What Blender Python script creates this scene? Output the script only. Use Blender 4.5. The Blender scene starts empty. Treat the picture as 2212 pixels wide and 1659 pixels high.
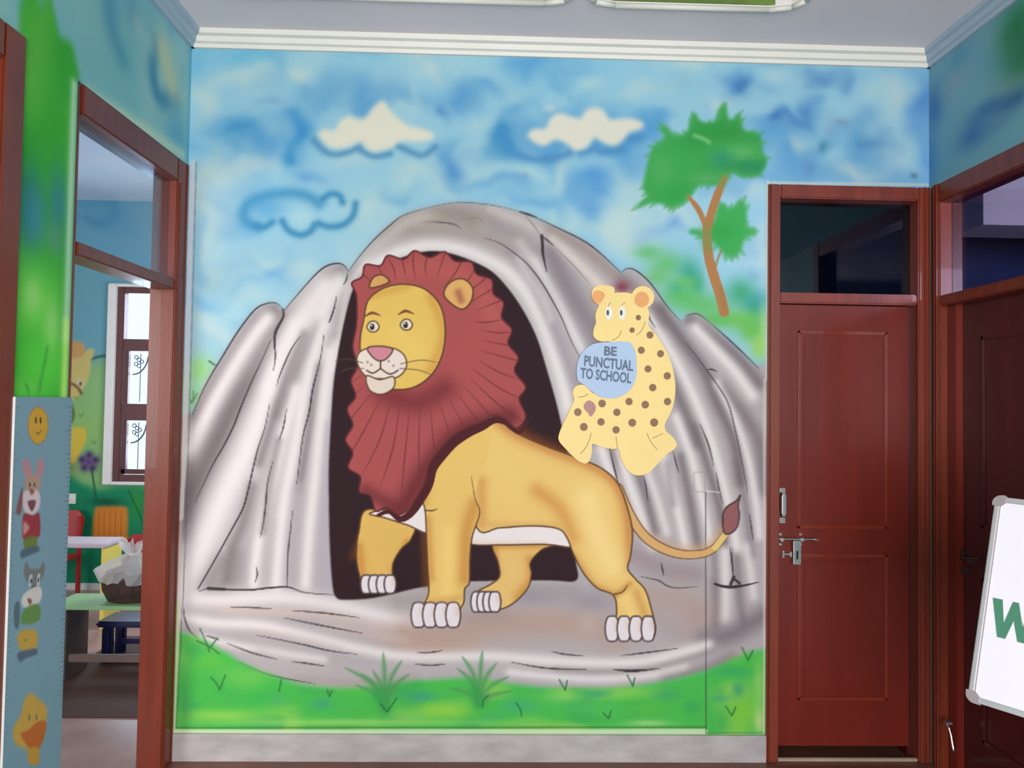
import bpy, bmesh, math, random
import numpy as np
from mathutils import Vector, Matrix
random.seed(3)
sc=bpy.context.scene
# ---------------------------------------------------------------- camera, sky, lights, exposure
PW,PH=2212,1659
F=1490.36; CAM=np.array([1.3347,-2.9804,1.5218]); YAW,PIT,ROL=.0248,.0278,.0151
def axes():
    cy,sy,cp,sp=math.cos(YAW),math.sin(YAW),math.cos(PIT),math.sin(PIT)
    f=np.array([sy*cp,cy*cp,sp]); r=np.array([cy,-sy,0]); u=np.cross(r,f); c,s=math.cos(ROL),math.sin(ROL)
    return c*r+s*u,-s*r+c*u,f
AR,AU,AF=axes()
cd=bpy.data.cameras.new('camera'); cam=bpy.data.objects.new('camera',cd); sc.collection.objects.link(cam)
cd.sensor_width=36; cd.lens=F/PW*36; cd.clip_start=.05
cam.matrix_world=Matrix(((AR[0],AU[0],-AF[0],CAM[0]),(AR[1],AU[1],-AF[1],CAM[1]),(AR[2],AU[2],-AF[2],CAM[2]),(0,0,0,1)))
sc.camera=cam
wd=bpy.data.worlds.new('world'); sc.world=wd; wd.use_nodes=True
bgn=wd.node_tree.nodes['Background']; bgn.inputs[0].default_value=(.86,.93,1,1); bgn.inputs[1].default_value=1.8
def area(name,loc,rot,sx,sy,power,col=(1,1,1)):
    d=bpy.data.lights.new(name,'AREA'); d.shape='RECTANGLE'; d.size=sx; d.size_y=sy; d.energy=power; d.color=col
    o=bpy.data.objects.new(name,d); o.location=loc; o.rotation_euler=rot; sc.collection.objects.link(o); return o
HP=math.pi/2
area('daylight_front_window',(1.5,-5.4,1.55),(HP,0,0),2.4,2.3,185,(1,.955,.94))          # daylight entering the open front of the hall
area('daylight_side_window',(-1.4,2.95,1.7),(-HP,0,0),.85,1.5,40,(.93,.97,1))           # sky light through the classroom window
area('daylight_class_front',(-2.2,-2.9,1.7),(HP,0,0),1.6,1.5,70,(1,.98,.95))           # added unseen fill lamp for the classroom's back wall; no window there
area('daylight_right_room',(4.9,-2.1,2.2),(HP,0,0),.9,.7,60,(1,.95,1))  # added unseen lamp that brightens the pale soffit behind the right transom
area('daylight_class_right',(-.22,1.6,1.6),(HP,0,HP),.8,1.0,20,(1,.98,.93))  # added unseen side lamp to brighten the yellow table panel
sc.view_settings.view_transform='Standard'; sc.view_settings.look='None'; sc.view_settings.gamma=1
sc.view_settings.use_curve_mapping=False; sc.view_settings.exposure=0.0
# ---------------------------------------------------------------- photo measurements -> places in the room
def ray(px,py):
    return AF*F+AR*(px-PW/2)-AU*(py-PH/2)
def at(px,py,ax,v):
    d=ray(px,py); t=(v-CAM[ax])/d[ax]; return CAM+t*d
def aty(px,py,y): return at(px,py,1,y)
def atx(px,py,x): return at(px,py,0,x)
def proj(X,Y,Z):
    d=np.stack([np.asarray(X)-CAM[0],np.asarray(Y)-CAM[1]+0*np.asarray(X),np.asarray(Z)-CAM[2]],-1)
    w=d@AF; return PW/2+F*(d@AR)/w, PH/2-F*(d@AU)/w
# ---------------------------------------------------------------- airbrush paint kit
def catmull(pts, n=8, closed=False):
    P=[np.array(p,float) for p in pts]
    if len(P)<3: return np.array(P)
    out=[]; m=len(P); rng=range(m) if closed else range(m-1)
    for i in rng:
        if closed: a,b,c,d=P[(i-1)%m],P[i],P[(i+1)%m],P[(i+2)%m]
        else: a,b,c,d=P[max(i-1,0)],P[i],P[i+1],P[min(i+2,m-1)]
        for k in range(n):
            t=k/n; out.append(.5*((2*b)+(c-a)*t+(2*a-5*b+4*c-d)*t*t+(3*b-a-3*c+d)*t**3))
    if not closed: out.append(P[-1])
    return np.array(out)
def blur(m, r):
    r=int(max(1,round(r)))
    for _ in range(2):
        for ax in (0,1):
            pad=[(0,0)]*m.ndim; pad[ax]=(r+1,r)
            c=np.cumsum(np.pad(m,pad,mode='edge'),axis=ax)
            sl=[slice(None)]*m.ndim; s2=list(sl); sl[ax]=slice(2*r+1,None); s2[ax]=slice(0,-(2*r+1))
            m=(c[tuple(sl)]-c[tuple(s2)])/(2*r+1)
    return m
def lin(c):
    c=np.array(c,float)/255; return np.where(c<=.04045,c/12.92,((c+.055)/1.055)**2.4)
class Canvas:
    def __init__(s,x0,y0,x1,y1,res,base):
        s.x0,s.y0,s.res=x0,y0,res; s.w=int((x1-x0)*res); s.h=int((y1-y0)*res)
        s.a=np.empty((s.h,s.w,3),np.float32); s.a[:]=np.array(base,float); s.id=np.zeros((s.h,s.w),np.uint8); s.clip=None
    def pt(s,p): return (np.array(p,float)[...,:2]-[s.x0,s.y0])*s.res
    def box(s,lo,hi):
        a=np.floor(lo).astype(int); b=np.ceil(hi).astype(int)+1
        return max(a[0],0),max(a[1],0),min(b[0],s.w),min(b[1],s.h)
    def put(s,bx,al,col,ids=None):
        x0,y0,x1,y1=bx
        if s.clip is not None: al=al*s.clip[y0:y1,x0:x1]
        reg=s.a[y0:y1,x0:x1]; reg+=al[...,None].astype(np.float32)*(np.array(col,np.float32)-reg)
        if ids is not None: s.id[y0:y1,x0:x1][al>.5]=ids
    def blob(s,x,y,rx,ry,col,al=1,ids=None):
        c=s.pt((x,y)); r=np.array([rx,ry],float)*s.res; bx=s.box(c-r*2.2,c+r*2.2)
        if bx[2]<=bx[0] or bx[3]<=bx[1]: return
        X,Y=np.meshgrid(np.arange(bx[0],bx[2]),np.arange(bx[1],bx[3]))
        d=((X-c[0])/r[0])**2+((Y-c[1])/r[1])**2
        s.put(bx,al*np.exp(-d*1.1),col,ids)
    def stroke(s,pts,w,col,al=1,soft=False,taper=(1,1),smooth=True,ids=None,closed=False):
        """w = half width. taper = width factor at both ends"""
        P=catmull(pts,6 if soft else 8,closed) if smooth else np.array(pts,float)
        if closed: P=np.vstack([P,P[:1]])
        P=s.pt(P); n=len(P); W=w*s.res; R=W*(2.2 if soft else 1)+2
        bx=s.box(P.min(0)-R,P.max(0)+R)
        if bx[2]<=bx[0] or bx[3]<=bx[1]: return
        F=np.full((bx[3]-bx[1],bx[2]-bx[0]),99.,np.float32)
        for i in range(n-1):
            a,b=P[i],P[i+1]; q=s.box(np.minimum(a,b)-R,np.maximum(a,b)+R)
            q=(max(q[0],bx[0]),max(q[1],bx[1]),min(q[2],bx[2]),min(q[3],bx[3]))
            if q[2]<=q[0] or q[3]<=q[1]: continue
            X,Y=np.meshgrid(np.arange(q[0],q[2],dtype=np.float32),np.arange(q[1],q[3],dtype=np.float32))
            d=b-a; L=max(d@d,1e-6); t=np.clip(((X-a[0])*d[0]+(Y-a[1])*d[1])/L,0,1)
            D=np.hypot(X-a[0]-t*d[0],Y-a[1]-t*d[1]); u=(i+t)/(n-1)
            k=np.minimum(1,np.minimum(taper[0]+(1-taper[0])*u*2.5,taper[1]+(1-taper[1])*(1-u)*2.5))
            k=np.maximum(k,.15)
            f=D/(W*k) if soft else (D-W*k)
            g=F[q[1]-bx[1]:q[3]-bx[1],q[0]-bx[0]:q[2]-bx[0]]; np.minimum(g,f,out=g)
        A=np.exp(-F*F*1.1) if soft else np.clip(.5-F,0,1)
        A[F>50]=0
        s.put(bx,al*A,col,ids)
    def mask(s,pts,soft=0,smooth=True,n=6):
        P=catmull(pts,n,True) if smooth else np.array(pts,float)
        P=s.pt(P); m=np.zeros((s.h,s.w),np.float32)
        ss=2; R=soft*s.res+3; bx=s.box(P.min(0)-R,P.max(0)+R); ww,hh=bx[2]-bx[0],bx[3]-bx[1]
        if ww<=0 or hh<=0: return m
        A=np.zeros((hh*ss,ww*ss+1),np.int16); Q=(P-[bx[0],bx[1]])*ss
        for i in range(len(Q)):                       # even-odd scanline crossings
            a,b=Q[i],Q[(i+1)%len(Q)]
            if a[1]==b[1]: continue
            y0,y1=sorted((a[1],b[1])); ys=np.arange(max(0,int(np.ceil(y0-.5))),min(hh*ss,int(np.ceil(y1-.5))))
            if not len(ys): continue
            xs=a[0]+(ys+.5-a[1])/(b[1]-a[1])*(b[0]-a[0])
            np.add.at(A,(ys,np.clip(np.ceil(xs-.5),0,ww*ss).astype(int)),1)
        M=(np.cumsum(A,1)[:,:ww*ss]%2).astype(np.float32).reshape(hh,ss,ww,ss).mean((1,3))
        if soft: M=blur(M,soft*s.res*.6)
        m[bx[1]:bx[3],bx[0]:bx[2]]=M; return m
    def fill(s,pts,col,al=1,soft=0,smooth=True,ids=None):
        m=s.mask(pts,soft,smooth) if not isinstance(pts,np.ndarray) or pts.ndim!=2 or pts.shape!=(s.h,s.w) else pts
        s.put((0,0,s.w,s.h),m*al,col,ids); return m
    def noise(s,cell,seed,sx=1):
        r=np.random.RandomState(seed); ch,cw=int(s.h/(cell*s.res))+3,int(s.w/(cell*sx*s.res))+3
        g=r.rand(ch,cw).astype(np.float32)
        yy=np.linspace(0,s.h/(cell*s.res),s.h); xx=np.linspace(0,s.w/(cell*sx*s.res),s.w)
        yi,xi=yy.astype(int),xx.astype(int); fy,fx=yy-yi,xx-xi; fy=(fy*fy*(3-2*fy))[:,None]; fx=(fx*fx*(3-2*fx))[None]
        a=g[yi][:,xi];b=g[yi][:,xi+1];c=g[yi+1][:,xi];d=g[yi+1][:,xi+1]
        return (a*(1-fx)+b*fx)*(1-fy)+(c*(1-fx)+d*fx)*fy
    def whole(s,m,col,al=1): s.put((0,0,s.w,s.h),m*al,col)
    def sample(s,x,y):
        u=np.clip((np.asarray(x)-s.x0)*s.res,0,s.w-1.001); v=np.clip((np.asarray(y)-s.y0)*s.res,0,s.h-1.001)
        i,j=u.astype(int),v.astype(int); fu,fv=(u-i)[:,None],(v-j)[:,None]
        a=s.a; return (a[j,i]*(1-fu)+a[j,i+1]*fu)*(1-fv)+(a[j+1,i]*(1-fu)+a[j+1,i+1]*fu)*fv

def mural():
    C=Canvas(355,55,2030,1600,1,(150,198,218))
    B=C.blob; S=C.stroke
    # sky: airbrushed mottling
    n1=blur(C.noise(70,1,1.5),16); n2=blur(C.noise(40,2,1.4),9); n3=blur(C.noise(130,3,1.3),24)
    C.whole(np.clip((n1*.6+n2*.4-.5)*2.6,0,1),(200,218,214),.8)
    C.whole(np.clip((n3*.5+n2*.5-.5)*3,0,1),(84,154,206),.9)
    gx=np.linspace(0,1,C.w)[None,:]*np.ones((C.h,1)); gy=np.linspace(0,1,C.h)[:,None]*np.ones((1,C.w))
    C.whole(np.clip(1-gy*9,0,1)*(1-gx*.6),(128,190,210),.65)
    C.whole(np.clip((gy-.18)*4,0,1)*np.clip(1-gx*2.2,0,1),(186,214,218),.6)
    for x,y,rx,ry,c,a in [(517,162,62,32,0,.6),(446,215,32,55,0,.7),(636,142,20,18,0,.8),(555,354,70,28,0,.6),(480,400,50,60,0,.55),(920,142,38,28,0,.7),(1275,172,20,16,0,.5),
            (1211,380,22,34,0,.6),(1120,375,36,12,0,.6),(1929,211,44,55,0,.6),(1861,367,55,24,0,.7),(1722,306,30,16,0,.6),(1450,440,60,50,0,.5),(1350,400,60,40,0,.45),(1330,480,70,40,0,.6),(1380,520,50,30,0,.5),
            (560,570,45,16,0,.5),(640,590,60,14,0,.4),(440,480,30,80,0,.6),(450,600,40,25,0,.4),(560,650,50,18,0,.3),(455,710,40,30,0,.5),(800,440,60,30,0,.6),(880,380,40,30,0,.5),(960,400,40,25,0,.5),(1650,540,24,60,0,.5),(1480,470,50,30,0,.4),(1640,420,30,24,0,.4),(1900,300,50,30,0,.3),(1040,280,40,25,0,.35),
            (1600,110,50,12,0,.5),(1480,130,60,20,0,.5),(1560,215,40,20,0,.5),(1680,170,50,20,0,.4)]:
        B(x,y,rx,ry,(200,216,210),a)
    for x,y,rx,ry,c,a in [(525,286,48,24,(74,152,200),.95),(470,276,40,14,(120,178,208),.6),(639,278,22,42,(68,148,200),.95),(644,339,26,26,(66,148,198),.95),(677,387,28,14,(105,162,208),.8),(654,182,28,22,(110,168,206),.7),
            (694,215,40,24,(104,168,206),.7),(796,220,28,28,(98,162,206),.8),(740,205,50,22,(112,172,206),.6),(583,220,26,14,(130,175,206),.7),(532,114,55,20,(112,188,214),.8),(430,130,30,30,(120,188,214),.7),(420,320,26,26,(115,180,215),.7),
            (1140,139,40,26,(92,162,206),.9),(1200,140,60,18,(118,176,210),.7),(989,210,34,26,(92,155,202),.85),(1042,187,34,20,(98,160,204),.75),(953,248,17,15,(92,145,196),.85),(920,225,40,20,(118,172,206),.6),(1087,301,28,36,(70,146,194),.95),(1097,318,20,16,(66,144,194),.7),
            (981,365,22,34,(86,150,202),.9),(975,330,30,20,(110,170,208),.6),(1272,392,34,22,(92,155,208),.9),(1108,245,24,22,(104,166,206),.7),(1077,395,55,14,(105,162,204),.7),(1000,400,50,12,(120,174,208),.6),
            (1150,430,80,16,(108,168,210),.7),(1254,446,26,28,(104,162,208),.85),(1410,505,25,20,(140,180,212),.5),(1584,173,25,21,(72,128,186),.95),(1759,170,28,14,(86,136,186),.9),(1820,177,18,16,(96,146,190),.8),(1790,165,60,18,(118,170,200),.5),
            (1678,264,25,15,(64,120,180),.95),(1718,258,36,12,(80,134,190),.8),(1749,232,17,22,(80,134,190),.8),(1882,306,26,16,(92,148,190),.9),(1790,310,11,16,(72,138,160),.9),(1820,269,14,12,(118,152,186),.8),(1759,350,15,24,(108,152,196),.75),(1722,372,14,10,(120,160,196),.7),
            (2006,225,38,60,(84,142,200),.85),(2008,340,22,80,(100,160,212),.8),(1990,130,30,30,(120,180,210),.6),(1671,136,40,16,(112,172,206),.6),(1640,205,50,12,(120,170,200),.5),(595,600,28,18,(118,174,214),.8),(455,645,30,18,(130,185,216),.8),(540,622,40,10,(140,186,212),.6),(860,425,36,16,(118,174,206),.7),
            (420,560,14,120,(140,192,216),.7),(1450,488,24,18,(126,168,212),.85),(1628,578,13,12,(140,180,202),.8),(1350,360,40,20,(120,176,212),.5),(1470,160,30,20,(140,190,206),.5),(1730,390,50,12,(130,170,206),.5)]:
        B(x,y,rx*1.1,ry*1.15,tuple(np.array(c)*(.93,.97,1)),a)
    for x,y in [(1976,380),(1224,204),(1109,384),(760,125)]: S([(x,y),(x+1,y+2)],4 if x==1976 else 2,(60,80,95),.8 if x==1976 else .5)
    w1,w2=blur(C.noise(46,41),10)-.5,blur(C.noise(46,42),10)-.5; w3,w4=blur(C.noise(17,43),4)-.5,blur(C.noise(17,44),4)-.5
    yy,xx_=np.mgrid[0:C.h,0:C.w]; C.a=C.a[np.clip(yy+w1*50+w3*12,0,C.h-1).astype(int),np.clip(xx_+w2*50+w4*12,0,C.w-1).astype(int)]
    C.a=blur(C.a,4)
    # curl cloud
    dc=(74,148,190)
    S([(556,492),(532,478),(528,455),(545,435),(590,420),(640,418),(672,428),(690,442)],15,dc,.85,True)
    B(575,450,45,26,(80,156,204),.6); B(650,470,28,20,(176,212,220),.8); B(715,462,26,18,(160,206,222),.7)
    for p in ([(697,430),(715,419),(733,423),(740,437)],[(768,440),(763,465),(742,485),(712,490),(690,483)],[(610,478),(624,498),(650,508),(670,500),(680,486)],[(552,488),(572,490),(588,480)]):
        S(p,9,(66,140,182),.9,True)
    # white clouds
    for p in ([(678,303),(700,326),(725,334),(755,328),(775,318)],[(780,325),(808,338),(842,332)],[(858,314),(890,330),(915,335),(940,318)]): S(p,9,(88,146,186),.85,True)
    for p in ([(1120,335),(1160,345),(1210,338),(1230,330)],[(1255,330),(1285,322),(1300,328),(1345,322)],[(1360,302),(1380,298)]): S(p,11,(80,142,192),.8,True)
    c1=[(687,291),(700,280),(722,282),(735,262),(755,251),(775,258),(790,255),(800,240),(815,224),(830,218),(845,240),(865,260),(885,273),(905,276),(935,287),(936,300),(905,308),(870,306),(845,320),(815,327),(795,322),(780,306),(750,317),(720,320),(700,308)]
    c2=[(1140,290),(1155,278),(1178,278),(1190,255),(1210,245),(1235,252),(1255,255),(1265,240),(1285,233),(1305,240),(1318,258),(1345,256),(1375,258),(1392,270),(1385,280),(1360,288),(1345,305),(1325,316),(1300,308),(1285,299),(1270,318),(1245,326),(1225,312),(1200,303),(1180,315),(1160,312),(1145,300)]
    C.fill(c1,(228,222,204),.97,9,ids=1); C.fill(c2,(230,222,206),.97,8,ids=1)
    B(1187,234,14,8,(190,210,214),.8)
    # grass far right, bushes, tree
    for x,y,rx,ry,c,a in [(1400,545,34,18,(96,182,112),.8),(1440,572,40,30,(100,186,112),.9),(1420,600,30,20,(110,184,110),.8),(1490,590,26,34,(58,160,130),.85),(1505,615,18,24,(52,156,128),.8),(1470,640,50,28,(92,184,96),.9),(1520,660,60,26,(96,184,92),.8),(1462,620,20,16,(60,165,120),.6),
            (1600,632,34,32,(68,164,118),.9),(1628,665,26,30,(50,156,128),.8),(1480,608,26,14,(110,190,90),.6),(1590,690,70,22,(112,192,84),.9),(1545,690,40,18,(96,182,96),.8),(1625,715,34,26,(100,186,70),.9),(1640,750,20,30,(150,206,80),.8),(1650,700,10,60,(190,220,130),.5)]:
        B(x,y,rx,ry,c,a,2)
    tr=(176,122,76)
    gr=[(1376,447),(1400,428),(1390,405),(1398,360),(1412,318),(1436,302),(1430,272),(1452,292),(1482,290),(1492,262),(1500,243),(1516,264),(1548,262),(1556,238),(1567,228),(1577,262),(1598,246),(1606,282),(1640,290),(1648,330),(1657,350),(1640,378),(1605,382),(1585,372),(1562,392),(1540,402),(1516,398),(1490,425),(1470,442),(1448,450),(1428,440),(1400,440)]
    gs=[(1486,496),(1520,502),(1540,482),(1555,440),(1578,452),(1605,434),(1614,470),(1612,490),(1634,500),(1610,515),(1600,542),(1580,558),(1555,540),(1540,520),(1515,512)]
    C.fill(gr,(56,158,70),.95,7,ids=2); C.fill(gs,(56,164,72),.92,7,ids=2)
    rr=np.random.RandomState(6)
    for poly,cx,cy in ((gr,1525,340),(gs,1565,500)):
        for x,y in catmull(poly,4,True)[::2]:
            dx,dy=x-cx,y-cy; L_=math.hypot(dx,dy); k=(5+rr.rand()*11)/L_
            if rr.rand()<.75: S([(x-dx*.12,y-dy*.12),(x+dx*k,y+dy*k)],4+rr.rand()*3,(70,164,86),.55,True,(1,.3))
    C.clip=C.mask(gr,6)
    for x,y,rx,ry,c,a in [(1450,415,40,24,(46,158,74),.9),(1470,350,60,40,(64,166,84),.7),(1560,285,60,24,(48,150,68),.9),(1600,330,40,20,(96,182,104),.8),(1560,345,26,22,(50,146,112),.8),(1620,360,44,16,(42,140,92),.9),(1430,370,26,40,(86,176,96),.6),(1500,300,30,24,(52,152,76),.8),(1525,385,40,14,(92,170,100),.7)]: B(x,y,rx,ry,c,a)
    C.clip=None
    B(1560,500,34,22,(48,160,72),.8)
    S([(1500,293),(1520,300),(1532,308)],5,(130,196,130),.8,True)
    S([(1564,674),(1556,640),(1543,600),(1532,560),(1527,520),(1526,488)],11,tr,1,False,(1.1,.75),ids=2)
    S([(1528,496),(1538,455),(1552,415),(1566,384)],9,tr,1,False,(1,.7),ids=2); S([(1524,486),(1508,452),(1486,424)],6,tr,1,False,(1,.5),ids=2)
    S([(1546,575),(1552,555),(1558,542)],2.5,(150,125,80),.8,ids=2)
    S([(1530,498),(1528,530)],16,(90,150,76),.45,True); S([(1560,400),(1568,378)],10,(100,160,80),.5,True); S([(1556,620),(1566,670)],5,(150,120,66),.5,True)
    # left small greens
    B(432,800,34,36,(150,206,130),.95,2); B(425,860,26,40,(150,210,152),.9,2); S([(452,780),(466,790)],2,(70,90,70),.8,smooth=False)
    for p in ([(418,845),(417,868),(426,850)],[(410,862),(415,872)]): S(p,1.3,(80,120,70),.9,smooth=False)
    # cave rocks
    cave=[(340,940),(413,893),(440,835),(480,770),(515,715),(550,670),(575,656),(597,655),(612,671),(640,640),(680,595),(705,575),(730,569),(748,577),(752,585),(790,538),(830,495),(870,466),(920,449),(985,438),(1060,443),(1130,460),(1200,490),(1280,533),(1340,588),(1356,580),(1376,586),(1405,612),(1440,660),(1470,693),(1486,680),(1506,678),(1536,699),(1587,747),(1630,789),(1700,840),(1700,1400),(1652,1402),(1600,1425),(1530,1450),(1440,1474),(1340,1489),(1250,1493),(1150,1486),(1060,1474),(1000,1468),(900,1476),(760,1490),(660,1484),(600,1466),(540,1444),(480,1408),(430,1380),(392,1366),(340,1360)]
    bg=C.mask(cave,14); C.put((0,0,C.w,C.h),bg*.55,(150,150,160))
    cm=C.mask(cave,1); C.put((0,0,C.w,C.h),cm,(178,168,170),3)
    C.clip=cm
    DK,LT,MD=(116,104,108),(232,222,221),(160,148,150)
    D=lambda p,w,a=.85,c=DK:S(p,w,c,a,True)
    L=lambda p,w,a=.95,c=LT:S(p,w,c,a,True)
    # left fan of stones
    D([(590,670),(560,690),(520,745),(470,820),(420,900)],16,.6); D([(612,690),(588,745),(555,805),(515,865),(478,935),(438,1020),(395,1110)],30,.95)
    L([(578,688),(545,730),(500,800),(455,880),(415,960),(390,1010)],18)
    D([(400,1010),(395,1150)],24,.7); D([(735,585),(700,605),(660,650),(625,690)],16,.55)
    L([(700,620),(650,690),(605,780),(570,880),(530,980),(490,1060),(450,1150),(410,1240),(380,1290)],36)
    L([(735,610),(712,640),(690,690)],20); D([(690,700),(660,760),(640,800),(600,900)],12,.5)
    D([(655,720),(625,790),(605,850),(585,920),(560,1000)],11,.7); L([(640,700),(600,790),(580,840)],18)
    D([(480,1215),(450,1270),(500,1250),(510,1200)],22,.9,(150,140,142)); D([(545,1050),(525,1130),(500,1190),(490,1250)],12,.6)
    L([(640,840),(615,930),(590,1030),(570,1110),(555,1190),(548,1262)],13); D([(603,950),(590,1010),(578,1080),(568,1150)],8,.6)
    D([(600,1130),(592,1200),(585,1262)],8,.35)
    L([(700,700),(675,780),(655,860),(640,950),(622,1040),(608,1130),(600,1210),(596,1262)],16)
    D([(690,790),(678,870),(664,950),(652,1020),(645,1060)],8,.7); D([(645,1050),(640,1110),(632,1180),(628,1262)],13,.8,(176,164,170))
    L([(712,760),(700,850),(690,940),(680,1040),(668,1150),(660,1262)],14); D([(712,920),(706,1040),(700,1140),(704,1262)],10,.6,(178,170,184)); L([(722,740),(712,840),(703,900)],7,.6)
    D([(760,600),(745,660),(735,720)],12,.4); L([(790,570),(765,600),(748,640),(738,700),(722,800)],8,.7)
    # arch
    D([(830,500),(900,470),(980,470),(1060,470)],22,.7,(160,146,136)); D([(880,500),(960,500),(1040,510),(1100,540)],20,.8,(166,150,144))
    L([(790,560),(840,510),(880,480),(940,462)],12,.6,(205,196,190)); D([(940,455),(1000,460),(1020,480)],16,.5,(140,130,118)); L([(1060,452),(1130,480),(1170,500)],10,.7,(206,194,188))
    L([(800,575),(860,545),(930,530),(1000,540),(1070,570),(1110,600),(1150,655),(1185,735),(1215,830),(1230,900)],17)
    D([(1100,545),(1140,590),(1165,640),(1200,720),(1235,810),(1260,880)],12,.7,(160,148,156)); L([(1120,560),(1150,610),(1175,650),(1190,690)],8,.5)
    L([(1125,520),(1150,555),(1185,610),(1215,665),(1245,730),(1275,790),(1290,850)],11); D([(1070,490),(1120,510),(1150,540)],16,.6,(150,138,138))
    D([(1190,545),(1215,600),(1250,660),(1290,730),(1300,800)],26,1,(142,130,136)); L([(1195,515),(1250,570),(1300,622),(1340,680)],13,.9,(222,206,198))
    D([(1190,492),(1260,535),(1320,585),(1350,620)],15,.8,(160,140,134)); D([(1345,600),(1390,640),(1430,700)],14,.7,(138,124,128))
    L([(1390,670),(1420,715),(1460,780),(1500,860),(1535,950),(1560,1040),(1580,1120),(1592,1190)],12); D([(1425,665),(1470,730),(1520,800),(1545,860),(1585,950),(1600,1040)],14,.9)
    D([(1400,720),(1440,800),(1480,890),(1505,960)],12,.8); D([(1490,690),(1530,720),(1590,770),(1640,830)],16,.8); L([(1502,708),(1545,755),(1590,805),(1625,855)],14)
    D([(1560,840),(1610,900),(1640,960),(1650,1060)],16,.7); L([(1548,828),(1585,900),(1615,990),(1632,1080),(1640,1160)],9)
    L([(1460,900),(1490,980),(1512,1060),(1530,1150),(1540,1240)],10); D([(1500,920),(1530,1010),(1555,1100),(1566,1180)],9,.85); D([(1470,985),(1490,1080),(1508,1180)],9,.8)
    L([(1430,980),(1450,1050),(1468,1120),(1482,1190)],10); D([(1440,1000),(1455,1090)],7,.5); L([(1330,960),(1360,1050),(1390,1130),(1408,1180)],13); D([(1370,1000),(1395,1070),(1415,1150)],9,.8); L([(1395,1010),(1420,1080),(1440,1150)],9,.8)
    D([(1320,960),(1340,1060),(1365,1140)],9,.7); L([(1290,940),(1310,1000),(1330,1040)],12); D([(1240,900),(1280,950)],14,.6); D([(1590,1000),(1612,1100),(1625,1200)],7,.6)
    D([(1370,1200),(1440,1230),(1500,1240)],26,.8,(156,138,142)); D([(1400,1290),(1470,1300),(1500,1330)],34,.7,(176,150,140)); D([(1540,1190),(1548,1290),(1545,1350)],12,.7); L([(1565,1190),(1567,1260),(1566,1335)],12,.85); L([(1612,1180),(1622,1240),(1628,1290)],9,.8)
    D([(1520,1380),(1580,1370),(1650,1330)],24,.9,(126,115,122)); D([(1590,1200),(1597,1290),(1605,1340)],10,.6)
    # ground slab
    L([(385,1290),(480,1296),(600,1290),(700,1302),(800,1325),(880,1345)],20,.9)
    D([(860,1300),(930,1290),(1000,1280),(1100,1275),(1240,1275)],18,.7,(160,150,150)); D([(480,1318),(600,1322),(700,1330),(800,1346),(900,1370)],9,.8,(206,184,174))
    D([(880,1370),(960,1372),(1060,1350),(1160,1345),(1260,1350),(1330,1370)],38,.85,(180,150,138)); D([(700,1352),(780,1365),(880,1385)],9,.6,(206,182,172))
    B(1150,1290,70,20,(150,140,150),.7); B(1280,1300,50,26,(146,136,148),.7); B(1050,1330,60,20,(160,140,136),.6); B(1270,1345,24,30,(190,172,160),.6); B(940,1395,120,14,(188,154,138),.7)
    D([(1300,1250),(1340,1300),(1420,1340),(1480,1370)],26,.6,(172,152,150)); B(1520,1320,36,40,(176,150,144),.5)
    L([(385,1330),(460,1345),(560,1350),(650,1370),(750,1395),(850,1415),(950,1420),(1060,1418),(1160,1425),(1280,1432),(1380,1430),(1460,1412),(1530,1392)],13)
    D([(560,1362),(650,1376),(740,1400)],5,.5,(206,184,176)); L([(440,1378),(520,1396),(600,1410),(700,1425)],10,.8)
    D([(560,1415),(640,1440),(760,1450),(900,1446),(1000,1440),(1100,1442)],14,.8,(184,174,176)); D([(640,1466),(760,1476),(900,1466)],9,.7,(170,156,152)); L([(1100,1452),(1200,1462),(1300,1466),(1400,1458),(1480,1440)],9,.9)
    D([(1200,1446),(1300,1450),(1400,1444),(1480,1424),(1540,1404)],6,.7,(150,138,140)); D([(1440,1470),(1520,1448),(1580,1420)],14,.8,(140,128,130))
    C.clip=None
    C.put((0,0,C.w,C.h),C.mask(cave,1),blur(C.a,4))
    K=(50,44,48)
    def ln(p,w=1.7,a=.9,t=(.3,.3)): S(p,w,K,a,False,t,ids=3)
    ln([(416,897),(430,862),(452,818),(482,768),(515,715),(550,670),(575,656),(597,655),(611,668)],1.7)
    ln([(611,668),(612,684),(604,700),(596,716),(593,735),(595,770),(591,800)],3.2,.85,(.6,.2))
    ln([(613,672),(640,640),(680,595),(705,575),(730,569),(745,575),(751,586)],1.6); ln([(751,590),(748,605),(742,615)],1.4)
    ln([(752,588),(775,556),(808,518),(845,485),(870,466),(920,450)],1.3,.75); ln([(920,450),(985,438),(1060,443),(1128,459)],1,.5)
    ln([(1120,457),(1140,463),(1160,470)],2.6,.8); ln([(1150,467),(1200,490),(1260,520),(1300,550),(1340,588)],1.6); ln([(1341,589),(1356,580),(1376,586),(1405,612),(1440,660),(1470,694)],1.5,.85)
    ln([(1480,683),(1506,678),(1536,699)],1.3,.6); ln([(1536,699),(1587,745),(1640,797)],1.5)
    ln([(727,640),(722,665),(713,692),(709,697)],1.8); ln([(585,735),(565,780),(545,822),(522,876),(505,920),(484,962),(461,1002),(440,1045),(421,1086)],1.8)
    ln([(650,725),(632,750),(618,778),(604,812),(598,833)],1.6); ln([(700,722),(694,765),(686,800),(680,822),(674,850),(668,890),(655,940),(648,990),(641,1045)],1.8)
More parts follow.
